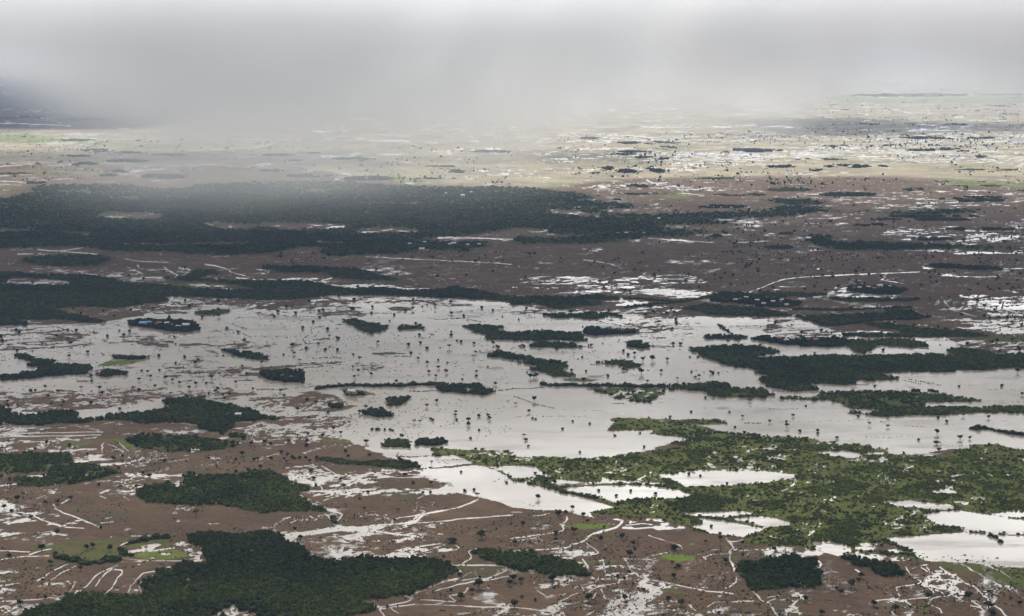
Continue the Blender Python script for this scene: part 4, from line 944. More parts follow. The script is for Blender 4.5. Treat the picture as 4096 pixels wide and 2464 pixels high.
def tree_shape(kind, rng):
    """unit tree, about 1 wide; returns crown and trunk"""
    cr, tr = [], []
    if kind == 'flat':
        hgt, zt, spread, fz = .72, .30, .42, .10
        n = 15
    elif kind == 'bush':
        hgt, zt, spread, fz = .62, .06, .34, .24
        n = 13
    elif kind == 'pale':
        hgt, zt, spread, fz = .90, .30, .36, .24
        n = 11
    else:
        hgt, zt, spread, fz = .86, .24, .34, .22
        n = 16
    cz = hgt - fz * 1.15
    tips = []
    for i in range(n):
        a = i * 2.4 + rng.uniform(-.4, .4)
        rr = spread * math.sqrt((i + .5) / n) * rng.uniform(.8, 1.12)
        zz = cz + rng.uniform(-.5, .7) * fz + (1 - (rr / spread) ** 2) * fz * .55
        c = np.array([math.cos(a) * rr, math.sin(a) * rr * .95, max(zz, .12)])
        s = rng.uniform(.085, .15) * (1.15 if kind in ('round', 'bush') else .9) * (.72 if kind == 'pale' else 1)
        r = np.array([s, s, s * (.55 if kind == 'flat' else .85)])
        cr.append(clump(c, r, ICO1 if i % 2 else ICO2, .25, rng))
        cr.append(sprays(c, r * 1.1, 30, .035, rng))
        tips.append(c)
    if kind in ('round', 'bush'):
        cr.append(clump((0, 0, cz), (.25, .25, fz * .9), ICO2, .2, rng))
    base_r = .035 if kind != 'bush' else .03
    fork = np.array([rng.uniform(-.03, .03), rng.uniform(-.03, .03), zt])
    tr.append(tube((0, 0, -.05), fork, base_r * 1.35, base_r, 7))
    for c in tips[::3]:
        mid = fork * .45 + c * .55 + np.array([0, 0, -.04])
        tr.append(tube(fork, mid, base_r * .8, base_r * .45))
        tr.append(tube(mid, c, base_r * .45, base_r * .2))
    return join(cr), join(tr)


lib = bpy.data.collections.new('bush_shapes')          # shapes for the instancer only
for i in range(6):
    v, f = bush_shape('wide' if i % 2 else 'tall', np.random.default_rng(50 + i))
    me = raw_mesh('bush_shape', v, f, None, False)
    me.materials.append(M_BUSH)
    lib.objects.link(bpy.data.objects.new('bush_shape', me))


def instancer():
    ng = bpy.data.node_groups.new('scatter_bushes', 'GeometryNodeTree')
    ng.interface.new_socket('Geometry', in_out='INPUT', socket_type='NodeSocketGeometry')
    ng.interface.new_socket('Geometry', in_out='OUTPUT', socket_type='NodeSocketGeometry')
    N, L = ng.nodes.new, ng.links.new
    gi, go = N('NodeGroupInput'), N('NodeGroupOutput')
    ci = N('GeometryNodeCollectionInfo')
    ci.inputs['Collection'].default_value = lib
    ci.inputs['Separate Children'].default_value = True
    ci.inputs['Reset Children'].default_value = True
    iop = N('GeometryNodeInstanceOnPoints')
    iop.inputs['Pick Instance'].default_value = True
    def at(nm, typ):
        a = N('GeometryNodeInputNamedAttribute')
        a.data_type = typ
        a.inputs['Name'].default_value = nm
        return a.outputs['Attribute']
    L(gi.outputs[0], iop.inputs['Points'])
    L(ci.outputs[0], iop.inputs['Instance'])
    L(at('pick', 'INT'), iop.inputs['Instance Index'])
    L(at('scl', 'FLOAT_VECTOR'), iop.inputs['Scale'])
    cx = N('ShaderNodeCombineXYZ')
    L(at('turn', 'FLOAT'), cx.inputs[2])
    L(cx.outputs[0], iop.inputs['Rotation'])
    L(iop.outputs[0], go.inputs[0])
    return ng


SCATTER = instancer()


def scatter(name, P, scl, tone, label, cat, group=None, seed=0):
    r = np.random.default_rng(seed)
    n = len(P)
    me = bpy.data.meshes.new(name)
    me.vertices.add(n)
    me.vertices.foreach_set('co', np.ascontiguousarray(P, np.float32).ravel())
    for an, ty, key, val in (('scl', 'FLOAT_VECTOR', 'vector', scl), ('turn', 'FLOAT', 'value', r.uniform(0, 6.28, n)),
                             ('pick', 'INT', 'value', r.integers(0, 6, n)), ('tone', 'FLOAT', 'value', tone)):
        a = me.attributes.new(an, ty, 'POINT')
        a.data.foreach_set(key, np.ascontiguousarray(val, np.int32 if ty == 'INT' else np.float32).ravel())
    me.materials.append(M_BUSH)
    o = link(name, me)
    md = o.modifiers.new('scatter', 'NODES')
    md.node_group = SCATTER
    o['label'], o['category'], o['kind'] = label, cat, 'stuff'
    if group:
        o['group'] = group
    return o


def points_for(mask_fn, pts, width, seed):
    """jittered world grid over the outline; depth spacing widens with distance"""
    x0, y0 = max(pts[:, 0].min() - 25, -900), pts[:, 1].min() - 12
    x1, y1 = min(pts[:, 0].max() + 25, 5000), min(pts[:, 1].max() + 12, 2600)
    r = np.random.default_rng(seed)
    Ya, Yb = float(row_Y(y1)), float(row_Y(max(y0, 240)))
    out = []
    Yc = Ya
    while Yc < Yb:
        px = Yc / 1707.0                                    # metres per rendered pixel
        w_ = max(width, 2.6 * px)
        dy = w_ * min(max(Yc / H * .28, .75), 3.5)
        xa, xb = (x0 - CX) / FPX * (Yc * COSP + H * SINP), (x1 - CX) / FPX * (Yc * COSP + H * SINP)
        n = int((xb - xa) / (w_ * .78)) + 1
        X = xa + (np.arange(n) + r.uniform(0, 1, n)) * w_ * .78
        out.append(np.stack([X, Yc + r.uniform(-.5, .5, n) * dy, np.full(n, w_)], 1))
        Yc += dy
    return np.concatenate(out)


LAND = {}
seedc = 100
for wi, (key, tone, den, hgt, lab, s) in enumerate(WOOD):
    pts = region(s)
    seedc += 1
    P = points_for(None, pts, {'b8': 2.7, 'b1': 3.5, 'b4': 3.3}.get(key, 3.9 if key[0] == 'b' else 4.6), seedc)
    rr, cc = cell_at(P[:, 0], P[:, 1])
    r = np.random.default_rng(seedc)
    ok = (OWN[rr, cc] == wi) & (Z[rr, cc] > 0)
    gap = uniform(fbm(P[:, 0], P[:, 1], (60, 22, 9), (.6, 1, .8), None, 11))
    keep = den * (1.12 if tone < .2 else .98)
    thin = {'b8': .72, 'w36b': .45, 'b1': .34, 'w37': .42, 'w09': .35, 'w36': .3}.get(key, .10)
    ok &= (gap > thin * r.uniform(.6, 1.2, len(P)) * 1.0) | (r.uniform(0, 1, len(P)) < (.13 if thin > .2 else .3))
    ok &= r.uniform(0, 1, len(P)) < keep
    ef = EF[rr, cc]
    if P[:, 1].mean() > 3900 and key in ('w50', 'w51', 'w01', 'w01b', 'w01c', 'w44', 'w54', 'w52'):
        ok &= r.uniform(0, 1, len(P)) < np.clip(ef * 1.9 - .75, .06, 1)
    P, gap = P[ok], gap[ok]
    if len(P) == 0:
        print('EMPTY WOOD', key)
        continue
    n = len(P)
    big = uniform(fbm(P[:, 0], P[:, 1], (240, 90, 35), (1, 1, .7), None, 12))
    u = r.uniform(0, 1, n)
    sw = P[:, 2] * (.80 + 1.15 * u ** 3) * (1.1 if tone < .3 else .95)
    sh = (np.minimum(P[:, 2], 9) * .35 + hgt * (.50 + .50 * u ** 1.5)) * {'b8': .55, 'b1': .7, 'b4': .7, 'w36b': .6, 'w37': .7}.get(key, .82)
    tn = np.clip((tone + .06) * (.30 + 1.5 * big) + r.normal(0, .16, n) * (.35 + tone), 0, 1)
    tn = np.where((u > .78) & (tone > .15), tn * .42, tn)
    if key == 'b8':
        tn = np.maximum(tn, .26 + .12 * r.uniform(0, 1, n))
    z = Z[rr, cc][ok] - .1
    kindn = 'tree_grove' if hgt >= 6 else 'thicket'
    scatter(kindn, np.stack([P[:, 0], P[:, 1], z], 1), np.stack([sw, sw, sh], 1), tn, lab, 'grove' if hgt >= 6 else 'thicket',
            'woods and thickets on the flooded plain', seedc)
    LAND[key] = parse(s).mean(0) if key not in ('b8',) else np.array([3300., 2050.])
NB = sum(len(o.data.vertices) for o in COL.objects if o.name.startswith(('thicket', 'tree_grove')))
print('bush points', NB)

# ================================================================ naming by neighbours
SHORT = {'w01': 'the long dark left woodland', 'w02': 'the blue-roofed island', 'w04': 'the forked left thicket', 'w06': 'the grassy left islet', 'w07': 'the pointed left thicket', 'w08': 'the jagged lower left woodland',
         'w09': 'the wet scrub patch', 'w10': 'the leaf-shaped island', 'w11': 'the small upper island', 'w12': 'the long branching island', 'w13': 'the hooked central island', 'w14': 'the oval tree island', 'w15': 'the ring-shaped thicket',
         'w16': 'the two white roofs', 'w17': 'the triangular thicket', 'w18': 'the round thicket islet', 'w19': 'the spindle-shaped islet', 'w23': 'the central wood', 'w25': 'the narrow island under the central wood', 'w26': 'the dark hut row',
         'w28': 'the long-tailed island', 'w30': 'the small right island', 'w31': 'the wood below the village', 'w32': 'the road-bend village', 'w35': 'the broad right woodland', 'w36b': 'the patchy flooded scrub', 'w37': 'the long olive wood',
         'w38': 'the dark village line', 'w39': 'the hook of thicket', 'w40': 'the wood over the right flood', 'w42': 'the oval white-roofed grove', 'w44': 'the boomerang-shaped wood', 'w50': 'the great forest belt', 'w51': 'the dark village woodland',
         'w52': 'the wood below the pale track', 'b1': 'the ragged left scrub', 'b2': 'the bright green thicket', 'b3': 'the big bottom left wood', 'b4': 'the thin scrub strip', 'b5': 'the oblong bottom thicket', 'b6': 'the squarish thicket',
         'b7': 'the pointed dark thicket', 'b8': 'the pond scrubland', 'w20b': 'the small tree ring', 'w34': 'the thin right island', 'w36': 'the right wood band'}
MARKS = [(SHORT[k], LAND[k]) for k in SHORT if k in LAND]
for ph, s in (('the rectangular pond', 'B2 1550,175'), ('the bright grass oval', 'B3 640,728'), ('the dark-edged grass oval', 'B3 1400,998'), ('the cream pool in the field', 'B1 1250,900'),
              ('the long scrubland pond', 'B3 1750,320'), ('the large bottom right pond', 'B4 1500,920'), ('the forked gully', 'B3 1860,930'), ('the ploughed gullies', 'B1 1000,1200'),
              ('the pale wet mud flat', 'A3 1450,225'), ('the dotted hedge ring', 'A2 1400,880'), ('the cream inlet', 'B2 1900,350'), ('the winding gully', 'B3 700,800')):
    MARKS.append((ph, parse(s)[0]))
ORD = ['nearest', 'second nearest', 'third nearest', 'fourth nearest', 'fifth nearest', 'sixth nearest', 'seventh nearest', 'eighth nearest', 'ninth nearest', 'tenth nearest', 'eleventh nearest', 'twelfth nearest',
       'thirteenth nearest', 'fourteenth nearest', 'fifteenth nearest', 'sixteenth nearest', 'seventeenth nearest', 'eighteenth nearest', 'nineteenth nearest', 'twentieth nearest', 'twenty-first nearest', 'twenty-second nearest']


def where(items):
    """items: (look, x, y) -> one phrase each, unique by rank from a landmark"""
    buckets, info = {}, []
    for i, (look, x, y) in enumerate(items):
        best = None
        for ph, c in MARKS:
            dx, dy = x - c[0], (y - c[1]) * 2.2
            d = math.hypot(dx, dy)
            if best is None or d < best[0]:
                side = ('right of' if dx > 0 else 'left of') if abs(dx) > abs(dy) else ('below' if dy > 0 else 'above')
                best = (d, ph, side)
        buckets.setdefault((look, best[1], best[2]), []).append((best[0], i))
    out = [None] * len(items)
    for (look, ph, side), lst in buckets.items():
        lst.sort()
        for k, (_, i) in enumerate(lst):
            rank = ORD[min(k, len(ORD) - 1)]
            out[i] = f'{look}, {rank} {side} {ph}' if len(lst) > 1 else f'{look}, {side} {ph}'
    return out


# ================================================================ single trees
PROTO = {}
for kind in ('round', 'flat', 'bush', 'pale'):
    for k in range(4 if kind == 'round' else 3 if kind != 'pale' else 2):
        rg = np.random.default_rng(hash_ := 900 + 10 * k + {'round': 0, 'flat': 1, 'bush': 2, 'pale': 3}[kind])
        (cv, cf), (tv, tf) = tree_shape(kind, rg)
        ton = {'round': .04, 'flat': .07, 'bush': .03, 'pale': .28}[kind] + .03 * k
        cm = raw_mesh('crown', cv, cf, {'tone': np.full(len(cv), ton)}, False)
        cm.materials.append(M_CROWN)
        tm = raw_mesh('trunk', tv, tf, None, True)
        tm.materials.append(M_BARK)
        PROTO.setdefault(kind, []).append((cm, tm))

NAMES = {'round': 'round_crowned_tree', 'flat': 'flat_topped_tree', 'bush': 'bushy_tree', 'pale': 'thin_tree'}
trees = []
rt = random.Random(5)
for crop, s in TREES.items():
    x0, y0, k = CROPS[crop]
    for tk in s.split():
        a, b = tk.split(',')
        code = ''.join(ch for ch in b if ch.isalpha())
        b = float(b.rstrip(code)) if code else float(b)
        x, y = x0 + float(a) / k, y0 + b / k
        kind = 'flat' if 'f' in code else 'bush' if 'b' in code else 'pale' if 'p' in code else 'round'
        size = 7.1 * (1.35 if 'L' in code else 1.75 if 'X' in code else .62 if 's' in code else 1.0) * rt.uniform(.9, 1.1)
        if kind == 'bush':
            size *= .92
        X, Y = ground(x, y)
        rr, cc = cell_at(X, Y)
        wet = Z[rr, cc] < 0
        trees.append(dict(x=x, y=y, X=float(X), Y=float(Y), z=float(max(Z[rr, cc], -.3)), size=size, kind=kind, wide=1.5 if 'w' in code else 1.0,
                          wet=bool(wet), code=code, vis=size / float(Y)))
trees.sort(key=lambda d: -d['vis'])
near_trees, far_trees = trees[:300], trees[300:]
LOOK = {'round': 'dark round tree', 'flat': 'flat-topped tree', 'bush': 'dark bushy tree', 'pale': 'thin pale tree'}
items = []
for d in near_trees:
    look = LOOK[d['kind']]
    if 'L' in d['code'] or 'X' in d['code']:
        look = 'large ' + look
    elif 's' in d['code']:
        look = 'small ' + look
    items.append((look + (' in floodwater' if d['wet'] else ' on brown mud'), d['x'], d['y']))
labels = where(items)
for d, lab in zip(near_trees, labels):
    cm, tm = rt.choice(PROTO[d['kind']])
    root = bpy.data.objects.new(NAMES[d['kind']], None)
    root.empty_display_size = 1
    COL.objects.link(root)
    root.location = (d['X'], d['Y'], d['z'] - .1)
    root.rotation_euler = (0, 0, rt.uniform(0, 6.28))
    sc = d['size']
    root.scale = (sc * d['wide'], sc * d['wide'], sc * rt.uniform(.78, .98))
    root['label'], root['category'], root['group'] = lab, 'tree', 'single trees dotted over the flooded plain'
    for nm, me in (('crown', cm), ('trunk', tm)):
        c = bpy.data.objects.new(nm, me)
        COL.objects.link(c)
        c.parent = root

# every further tree, in the distance, as one mass
fr = np.random.default_rng(77)
P, S, T = [], [], []
for d in far_trees:
    P.append((d['X'], d['Y'], d['z']))
    S.append((d['size'] * 1.05, d['size'] * 1.05, d['size'] * .85))
    T.append(.03)
def sprinkle(s, n, lo=6, hi=12, tone=.04):
    pts = parse(s)
    x0, y0 = pts.min(0)
    x1, y1 = pts.max(0)
    got = 0
    while got < n:
        x, y = fr.uniform(x0, x1), fr.uniform(y0, y1)
        if not inside(pts, np.array([x]), np.array([y]))[0]:
            continue
        X, Y = ground(x, y)
        rr, cc = cell_at(X, Y)
        dn = float(uniform(fbm(np.array([X / 1.6]), np.array([Y * .55]), (900, 380, 160), (1, .9, .6), None, 41))[0])
        got += .25
        if OWN[rr, cc] >= 0 or fr.random() > dn ** 1.6 * 1.6:
            continue
        got += .75
        for q in range(1 if fr.random() < .72 else fr.integers(2, 6)):
            s_ = lo * .8 + (hi - lo) * min(fr.exponential(.42), 1.8)
            P.append((X + fr.normal(0, 14) * (q > 0), Y + fr.normal(0, 30) * (q > 0), -.1))
            S.append((s_, s_, s_ * fr.uniform(.7, 1.0)))
            T.append(tone + fr.uniform(0, .06))
sprinkle('T4 300,160 2200,150 2200,560 700,560 200,400', 782, 6.0, 11.9)
sprinkle('T4 -100,450 500,500 2200,500 2200,900 0,900', 816, 5.1, 10.2)
sprinkle('T3 300,480 1989,430 1989,900 1000,900 500,860', 442, 5.1, 10.2)
sprinkle('T1 -200,430 1989,480 1989,760 -200,840', 374, 5.1, 10.2)
sprinkle('T2 0,500 1989,560 1989,860 500,830 0,700', 289, 5.1, 10.2)
sprinkle('T4 0,880 2200,900 2200,1480 0,1480', 476, 4.2, 7.6)
sprinkle('T3 0,1290 1989,1200 1989,1480 0,1480', 153, 4.2, 7.6)
sprinkle('A3 300,0 2171,0 2171,240 1000,240 300,100', 45, 3, 6)
sprinkle('A4 0,0 2171,0 2300,250 0,120', 50, 3, 7)
sprinkle('A4 1300,130 2300,200 2300,580 1500,420', 55, 3, 6)
sprinkle('T2 0,1380 1989,1360 1989,1480 300,1480', 85, 4.2, 8.5)
sprinkle('T3 1000,860 1989,900 1989,1480 1100,1250', 119, 4.2, 7.6)
sprinkle('T4 700,120 2200,60 2200,170 500,180', 204, 7.6, 14.4)
far_lab = 'countless small dark trees scattered over the far plain under the cloud'
scatter('distant_trees', np.array(P), np.array(S), np.array(T), far_lab, 'trees', None, 5)
# low weeds and brush tufts standing on the mud and in the shallows
P, S, T = [], [], []
def tufts(s, n, lo=.6, hi=1.8, tone=.2, line=False):
    pts = parse(s)
    x0, y0 = pts.min(0)
    x1, y1 = pts.max(0)
    x, y = fr.uniform(x0, x1, n), fr.uniform(y0, y1, n)
    ok = inside(pts, x, y)
    X, Y = ground(x[ok], y[ok])
    g_ = uniform(fbm(X, Y, (90, 35, 12), (1, 1, .8), None, 21))
    k = g_ > .55
    X, Y = X[k], Y[k]
    rr, cc = cell_at(X, Y)
    for a, b, q, o in zip(X, Y, Z[rr, cc], OWN[rr, cc]):
        if o >= 0:
            continue
        s_ = fr.uniform(lo, hi) * max(1, b / 2600)
        P.append((a, b, max(q, -.3) - .05))
        S.append((s_ * fr.uniform(1, 2.2), s_ * fr.uniform(1, 1.6), s_ * .8))
        T.append(np.clip(tone + fr.normal(0, .12), 0, 1))
tufts('B1 -200,350 2171,350 2171,1500 -200,1500', 3380, .5, 1.5, .2)
tufts('B2 0,150 2171,150 2171,1500 0,1500', 3380, .5, 1.5, .2)
tufts('B3 -50,580 2200,700 2200,1500 0,1500', 3120, .5, 1.6, .25)
tufts('B4 -50,880 2300,1000 2300,1500 0,1500', 2730, .5, 1.7, .25)
tufts('A1 -200,520 2171,520 2171,1210 -200,1210', 2200, .6, 1.6, .1)
tufts('A2 0,300 2171,300 2171,1460 0,1460', 2600, .6, 1.6, .1)
tufts('A3 0,400 2171,400 2171,900 0,900', 900, .6, 1.8, .1)
tufts('B1 -200,0 2171,0 2171,350 -200,350', 1500, .6, 1.8, .25)
tufts('A4 0,420 2171,250 2171,700 0,620', 1000, .8, 2.2, .15)
tufts('B1 1060,1030 1560,1010 900,1300 600,1300', 500, .5, 1.3, .35)
scatter('weed_tufts', np.array(P), np.array(S), np.array(T), 'low weeds and brush tufts dotting the mud and shallows', 'weeds', None, 6)

# ================================================================ hedge lines
hedges = []
for i, s in enumerate(HEDGE):
    st, rest = s.split(' ', 1)
    pts = parse(rest)
    X, Y = ground(pts[:, 0], pts[:, 1])
    hedges.append((st, pts, X, Y))
look = {'d': 'broken line of drowned bushes', 'c': 'low green hedge bank', 't': 'thick dark hedge of shrubs'}
hl = where([(look[h[0]], h[1][:, 0].mean(), h[1][:, 1].mean()) for h in hedges])
HM = None
for i, ((st, pts, X, Y), lab) in enumerate(zip(hedges, hl)):
    r = np.random.default_rng(400 + i)
    parts, tones = [], []
    for j in range(len(X) - 1):
        L = math.hypot(X[j + 1] - X[j], Y[j + 1] - Y[j])
        px = (Y[j] + Y[j + 1]) / 2 / 1707.0
        # steps: dense along the bank, gapped for drowned rows
        side = abs(X[j + 1] - X[j]) / L
        step = (max(1.6, 1.0 * px) if st != 'd' else max(3.2, 2.6 * px)) / max(side, .2)
        n = max(int(L / step), 2)
        for q in range(n):
            tt = (q + r.uniform(0, 1)) / n
            cx_, cy_ = X[j] + (X[j + 1] - X[j]) * tt, Y[j] + (Y[j + 1] - Y[j]) * tt
            wob = math.sin(cx_ * .045 + i) + .6 * math.sin(cx_ * .13 + 2.3 * i)
            cx_ += 1.2 * px * math.sin(cy_ * .02 + i)
            cy_ += wob * px * 2.6
            if st == 'd':
                g1 = math.sin(tt * L * .017 / max(px, 1) + 2 * i) + .6 * math.sin(tt * L * .05 / max(px, 1) + i)
                if g1 < -.35 or r.random() < .25:
                    continue
                s_ = r.uniform(.25, .60) * max(1, px * .55)
            elif st == 'c':
                if r.random() < .12 or math.sin(tt * L * .05 / max(px, 1) + i) > .75:
                    continue
                s_ = r.uniform(.4, .95) * max(1, px * .5)
            else:
                s_ = r.uniform(1.6, 3.0) * max(1, px * .45)
            rad = np.array([s_ * 1.3, s_ * 1.3, s_])
            if st == 't' and r.random() < .18:
                rad *= 1.5
            v, f = clump((cx_ + r.normal(0, s_ * .5), cy_ + r.normal(0, s_ * 1.0), rad[2] * .55), rad, ICO1, .3, r)
            parts.append((v, f))
            if st == 't':
                parts.append(sprays((cx_, cy_, rad[2] * .7), rad, 8, s_ * .35, r))
    if not parts:
        continue
    v, f = join(parts)
    ton = {'d': .02, 'c': .16, 't': .13}[st]
    me = raw_mesh('hedge', v, f, {'tone': np.full(len(v), ton)}, False)
    o = link('hedge', me, M_CROWN)
    o['label'], o['category'], o['group'] = lab, 'hedge', 'hedge lines between the fields'

# ================================================================ far groves
gro = []
for crop, s in GROVES.items():
    x0, y0, k = CROPS[crop]
    for tk in s.replace(', ', ',').split():
        a, b, rx, ry, tn = [float(q) for q in tk.split(',')]
        gro.append((x0 + a / k, y0 + b / k, rx / k, ry / k, tn))
gl = where([('long low far grove' if g_[2] > 60 else 'small far grove', g_[0], g_[1]) for g_ in gro])
for i, ((x, y, rx, ry, tn), lab) in enumerate(zip(gro, gl)):
    r = np.random.default_rng(700 + i)
    Y0 = float(row_Y(y))
    px = Y0 / 1707.0
    th = 5.0
    # clumps stand in rows; the top edge is made by their height
    hpx = th / px * 4
    nrow = max(2, int(ry * 2 / 2.0))
    nx = int(rx * 2 / 4 / .75)
    PP = []
    for q in range(nrow):
        yy = y + ry * (.85 - 1.5 * q / max(nrow - 1, 1))
        half = rx * math.sqrt(max(0.05, 1 - ((q / max(nrow - 1, 1)) * 1.5 - .7) ** 2))
        n = max(3, int(half * 2 / 4 / .7))
        xx = x + r.uniform(-1, 1, n) * half + 10 * math.sin(q * 2.1 + i)
        gX, gY = ground(xx, np.full(n, yy) + r.normal(0, .5, n))
        keepg = uniform(fbm(gX, gY * .4, (max(60., 26 * px), 9 * px), (1, .7), None, 60 + i)) > (.22 + .35 * abs(q / max(nrow - 1, 1) - .5))
        for a, b in zip(gX[keepg], gY[keepg]):
            PP.append((a, b, -.1))
    if not PP:
        PP = [(float(ground(x, y)[0]), Y0, -.1)]
    PP = np.array(PP)
    n = len(PP)
    wdt = r.uniform(1.2, 2.6, n) * px * 1.1
    hh = r.uniform(4.0, 7.5, n) * (1 if tn < .4 else .6)
    scatter('far_grove', PP, np.stack([np.maximum(wdt, 5), np.maximum(wdt, 5), hh], 1), np.clip(tn * .8 + .08 + r.normal(0, .04, n), 0, 1), lab, 'grove', 'small groves scattered over the far plain', 700 + i)

# ================================================================ huts
def box(x0, x1, y0, y1, z0, z1):
    v = np.array([(x, y, z) for z in (z0, z1) for y in (y0, y1) for x in (x0, x1)], float)
    f = np.array([[0, 2, 3, 1], [4, 5, 7, 6], [0, 1, 5, 4], [2, 6, 7, 3], [0, 4, 6, 2], [1, 3, 7, 5]])
    return v, f


def hut_meshes(kind):
    """unit hut: walls, roof with eaves, door"""
    if kind == 'round':
        n = 12
        an = np.arange(n) * 2 * math.pi / n
        wv = np.concatenate([np.stack([.42 * np.cos(an), .42 * np.sin(an), np.full(n, z)], 1) for z in (-.05, .40)])
        wf = np.array([[i, (i + 1) % n, n + (i + 1) % n, n + i] for i in range(n)])
        rv = np.concatenate([np.stack([.56 * np.cos(an), .56 * np.sin(an), np.full(n, .36)], 1), np.stack([.28 * np.cos(an), .28 * np.sin(an), np.full(n, .66)], 1), [[0, 0, .86]], [[0, 0, .36]]])
        rf = [[i, (i + 1) % n, n + (i + 1) % n] for i in range(n)] + [[i, n + (i + 1) % n, n + i] for i in range(n)] + [[n + i, n + (i + 1) % n, 2 * n] for i in range(n)] + [[(i + 1) % n, i, 2 * n + 1] for i in range(n)]
        dv, df = box(-.09, .09, -.45, -.40, 0, .32)
        return (wv, wf), (rv, np.array(rf)), (dv, df)
    wv, wf = box(-.5, .5, -.30, .30, -.05, .36)
    rv = np.array([(-.56, -.38, .34), (.56, -.38, .34), (.56, .38, .34), (-.56, .38, .34), (-.56, 0, .60), (.56, 0, .60), (-.56, -.38, .37), (.56, -.38, .37), (.56, .38, .37), (-.56, .38, .37), (-.56, 0, .63), (.56, 0, .63)])
    rf = np.array([[6, 7, 11], [6, 11, 10], [9, 10, 11], [9, 11, 8], [0, 4, 5], [0, 5, 1], [3, 2, 5], [3, 5, 4], [0, 1, 7], [0, 7, 6], [2, 3, 9], [2, 9, 8], [0, 6, 10], [0, 10, 4], [3, 4, 10], [3, 10, 9], [1, 5, 11], [1, 11, 7], [2, 8, 11], [2, 11, 5]])
    dv, df = box(-.06, .06, -.32, -.295, 0, .28)
    return (wv, wf), (rv, rf), (dv, df)


HMESH = {}
for kind in ('long', 'round'):
    (wv, wf), (rv, rf), (dv, df) = hut_meshes(kind)
    HMESH[kind] = (raw_mesh('wall', wv, wf, None, False), raw_mesh('door', dv, df, None, False), {})
    HMESH[kind][0].materials.append(M_WALL)
    HMESH[kind][1].materials.append(M_DOOR)
    for c in 'WBOT':
        me = raw_mesh('roof', rv, rf, None, False)
        me.materials.append(ROOFS[c])
        HMESH[kind][2][c] = me
huts = []
for crop, s in HUTS.items():
    x0, y0, k = CROPS[crop]
    for tk in s.split():
        a, b = tk.split(',')
        big = b.endswith('+')
        b = b.rstrip('+')
        huts.append((x0 + float(a) / k, y0 + float(b[:-1]) / k, b[-1], big))
RL = {'W': 'white-roofed hut', 'B': 'blue-roofed hut', 'O': 'orange-roofed hut', 'T': 'brown thatched hut'}
hlab = where([(('large ' if h_[3] else '') + RL[h_[2]] + ' among trees', h_[0], h_[1]) for h_ in huts])
for (x, y, c, big), lab in zip(huts, hlab):
    X, Y = ground(x, y)
    rr, cc = cell_at(X, Y)
    kind = 'round' if c == 'T' else 'long'
    sz = (13 if big else 8.5) * (1 if c != 'T' else .8)
    sz = sz * max(1.0, min(float(Y) / 6000, 1.6))
    root = bpy.data.objects.new('village_hut', None)
    COL.objects.link(root)
    # stands on a low earth mound, in front of the trees
    root.location = (float(X), float(Y) - 6, max(float(Z[rr, cc]), 0) + (2.5 if OWN[rr, cc] >= 0 else 0))
    root.rotation_euler = (0, 0, rt.uniform(-.5, .5))
    root.scale = (sz, sz, sz * .85)
    root['label'], root['category'], root['group'] = lab, 'hut', 'village huts on the dry islands'
    wm, dm, rm = HMESH[kind]
    for nm, me in (('wall', wm), ('door', dm), ('roof', rm[c])):
        o = bpy.data.objects.new(nm, me)
        COL.objects.link(o)
        o.parent = root

# ================================================================ clouds
LIT = [  # ground patches where the added overhead layer lets sun through
 (.78, "D -600,440 3000,440 3000,545 2300,530 1900,560 1300,575 700,565 300,540 -600,545"),
 (1, "D -600,318 200,310 420,300 520,150 2200,150 3000,150 3000,455 2467,455 2100,440 1500,450 1300,470 1000,450 700,440 300,440 -600,455"),
 (.62, "B1 1250,250 2171,240 |B2 150,240 300,320 100,360 |B1 2100,380 1500,420 1300,400"),
 (.55, "B3 700,560 1300,600 1400,690 900,700 680,620"), (.5, "B3 0,130 700,160 900,340 300,350 0,320"), (.55, "B4 -200,690 900,690 1650,720 1600,800 900,830 300,840 -200,800"),
 (.5, "B4 300,180 2400,150 2400,600 400,640 -200,500 -200,300"), (.5, "B4 1600,20 2400,40 2400,120 1650,110"), (.55, "B4 -100,1370 700,1390 900,1484 -100,1500"),
 (.45, "B3 0,850 1900,760 2000,1300 0,1500"), (.4, "B1 -300,800 1500,780 1500,1300 -300,1300"), (.5, "B1 1000,900 1700,900 1700,1040 1000,1040"), (.5, "B3 400,690 900,690 900,770 400,770"),
 (.35, "A3 800,1300 2171,1400 |A4 700,1400 |B3 2171,300 800,300"), (.4, "B4 1300,1000 2400,1000 2400,1500 1000,1500"),
]
DARK = [  # ground patches the added overhead layer is thickened to shade
 (.85, "T4 -200,340 500,335 1300,380 2300,380 2300,440 1300,435 900,470 300,470 -200,480"), (.85, "T1 -300,600 600,600 1900,620 1980,700 900,720 300,640 -300,660"), (.85, "T2 -50,620 500,640 1000,700 400,720 -50,690"),
 (.85, "T2 1200,630 1500,640 1400,650 1200,645"), (.6, "T3 0,600 900,580 1300,640 600,700 300,680 100,640"), 
 (1, "B3 1650,170 1850,110 2100,70 2171,60 |B4 200,120 440,180 380,240 0,262 |B3 2000,265 1750,250"),
 (.75, "B1 1600,830 2171,780 |B2 200,780 450,1000 1500,1000 1750,1110 1300,1330 1000,1500 |B1 300,1500 1250,1310 1300,1100 1800,1060"), (.6, "B2 1840,940 |B3 0,950 650,1080 640,1140 0,1120 |B2 2000,1050"),
 (.9, "B3 1850,980 2171,960 |B4 500,960 500,1270 -100,1280"), (.8, "B4 600,970 1200,1000 1200,1180 800,1180"),
]
DECK_Z = 2600.0
SHIFT = Vector((SUN_DIR.x, SUN_DIR.y)) * (DECK_Z / SUN_DIR.z)


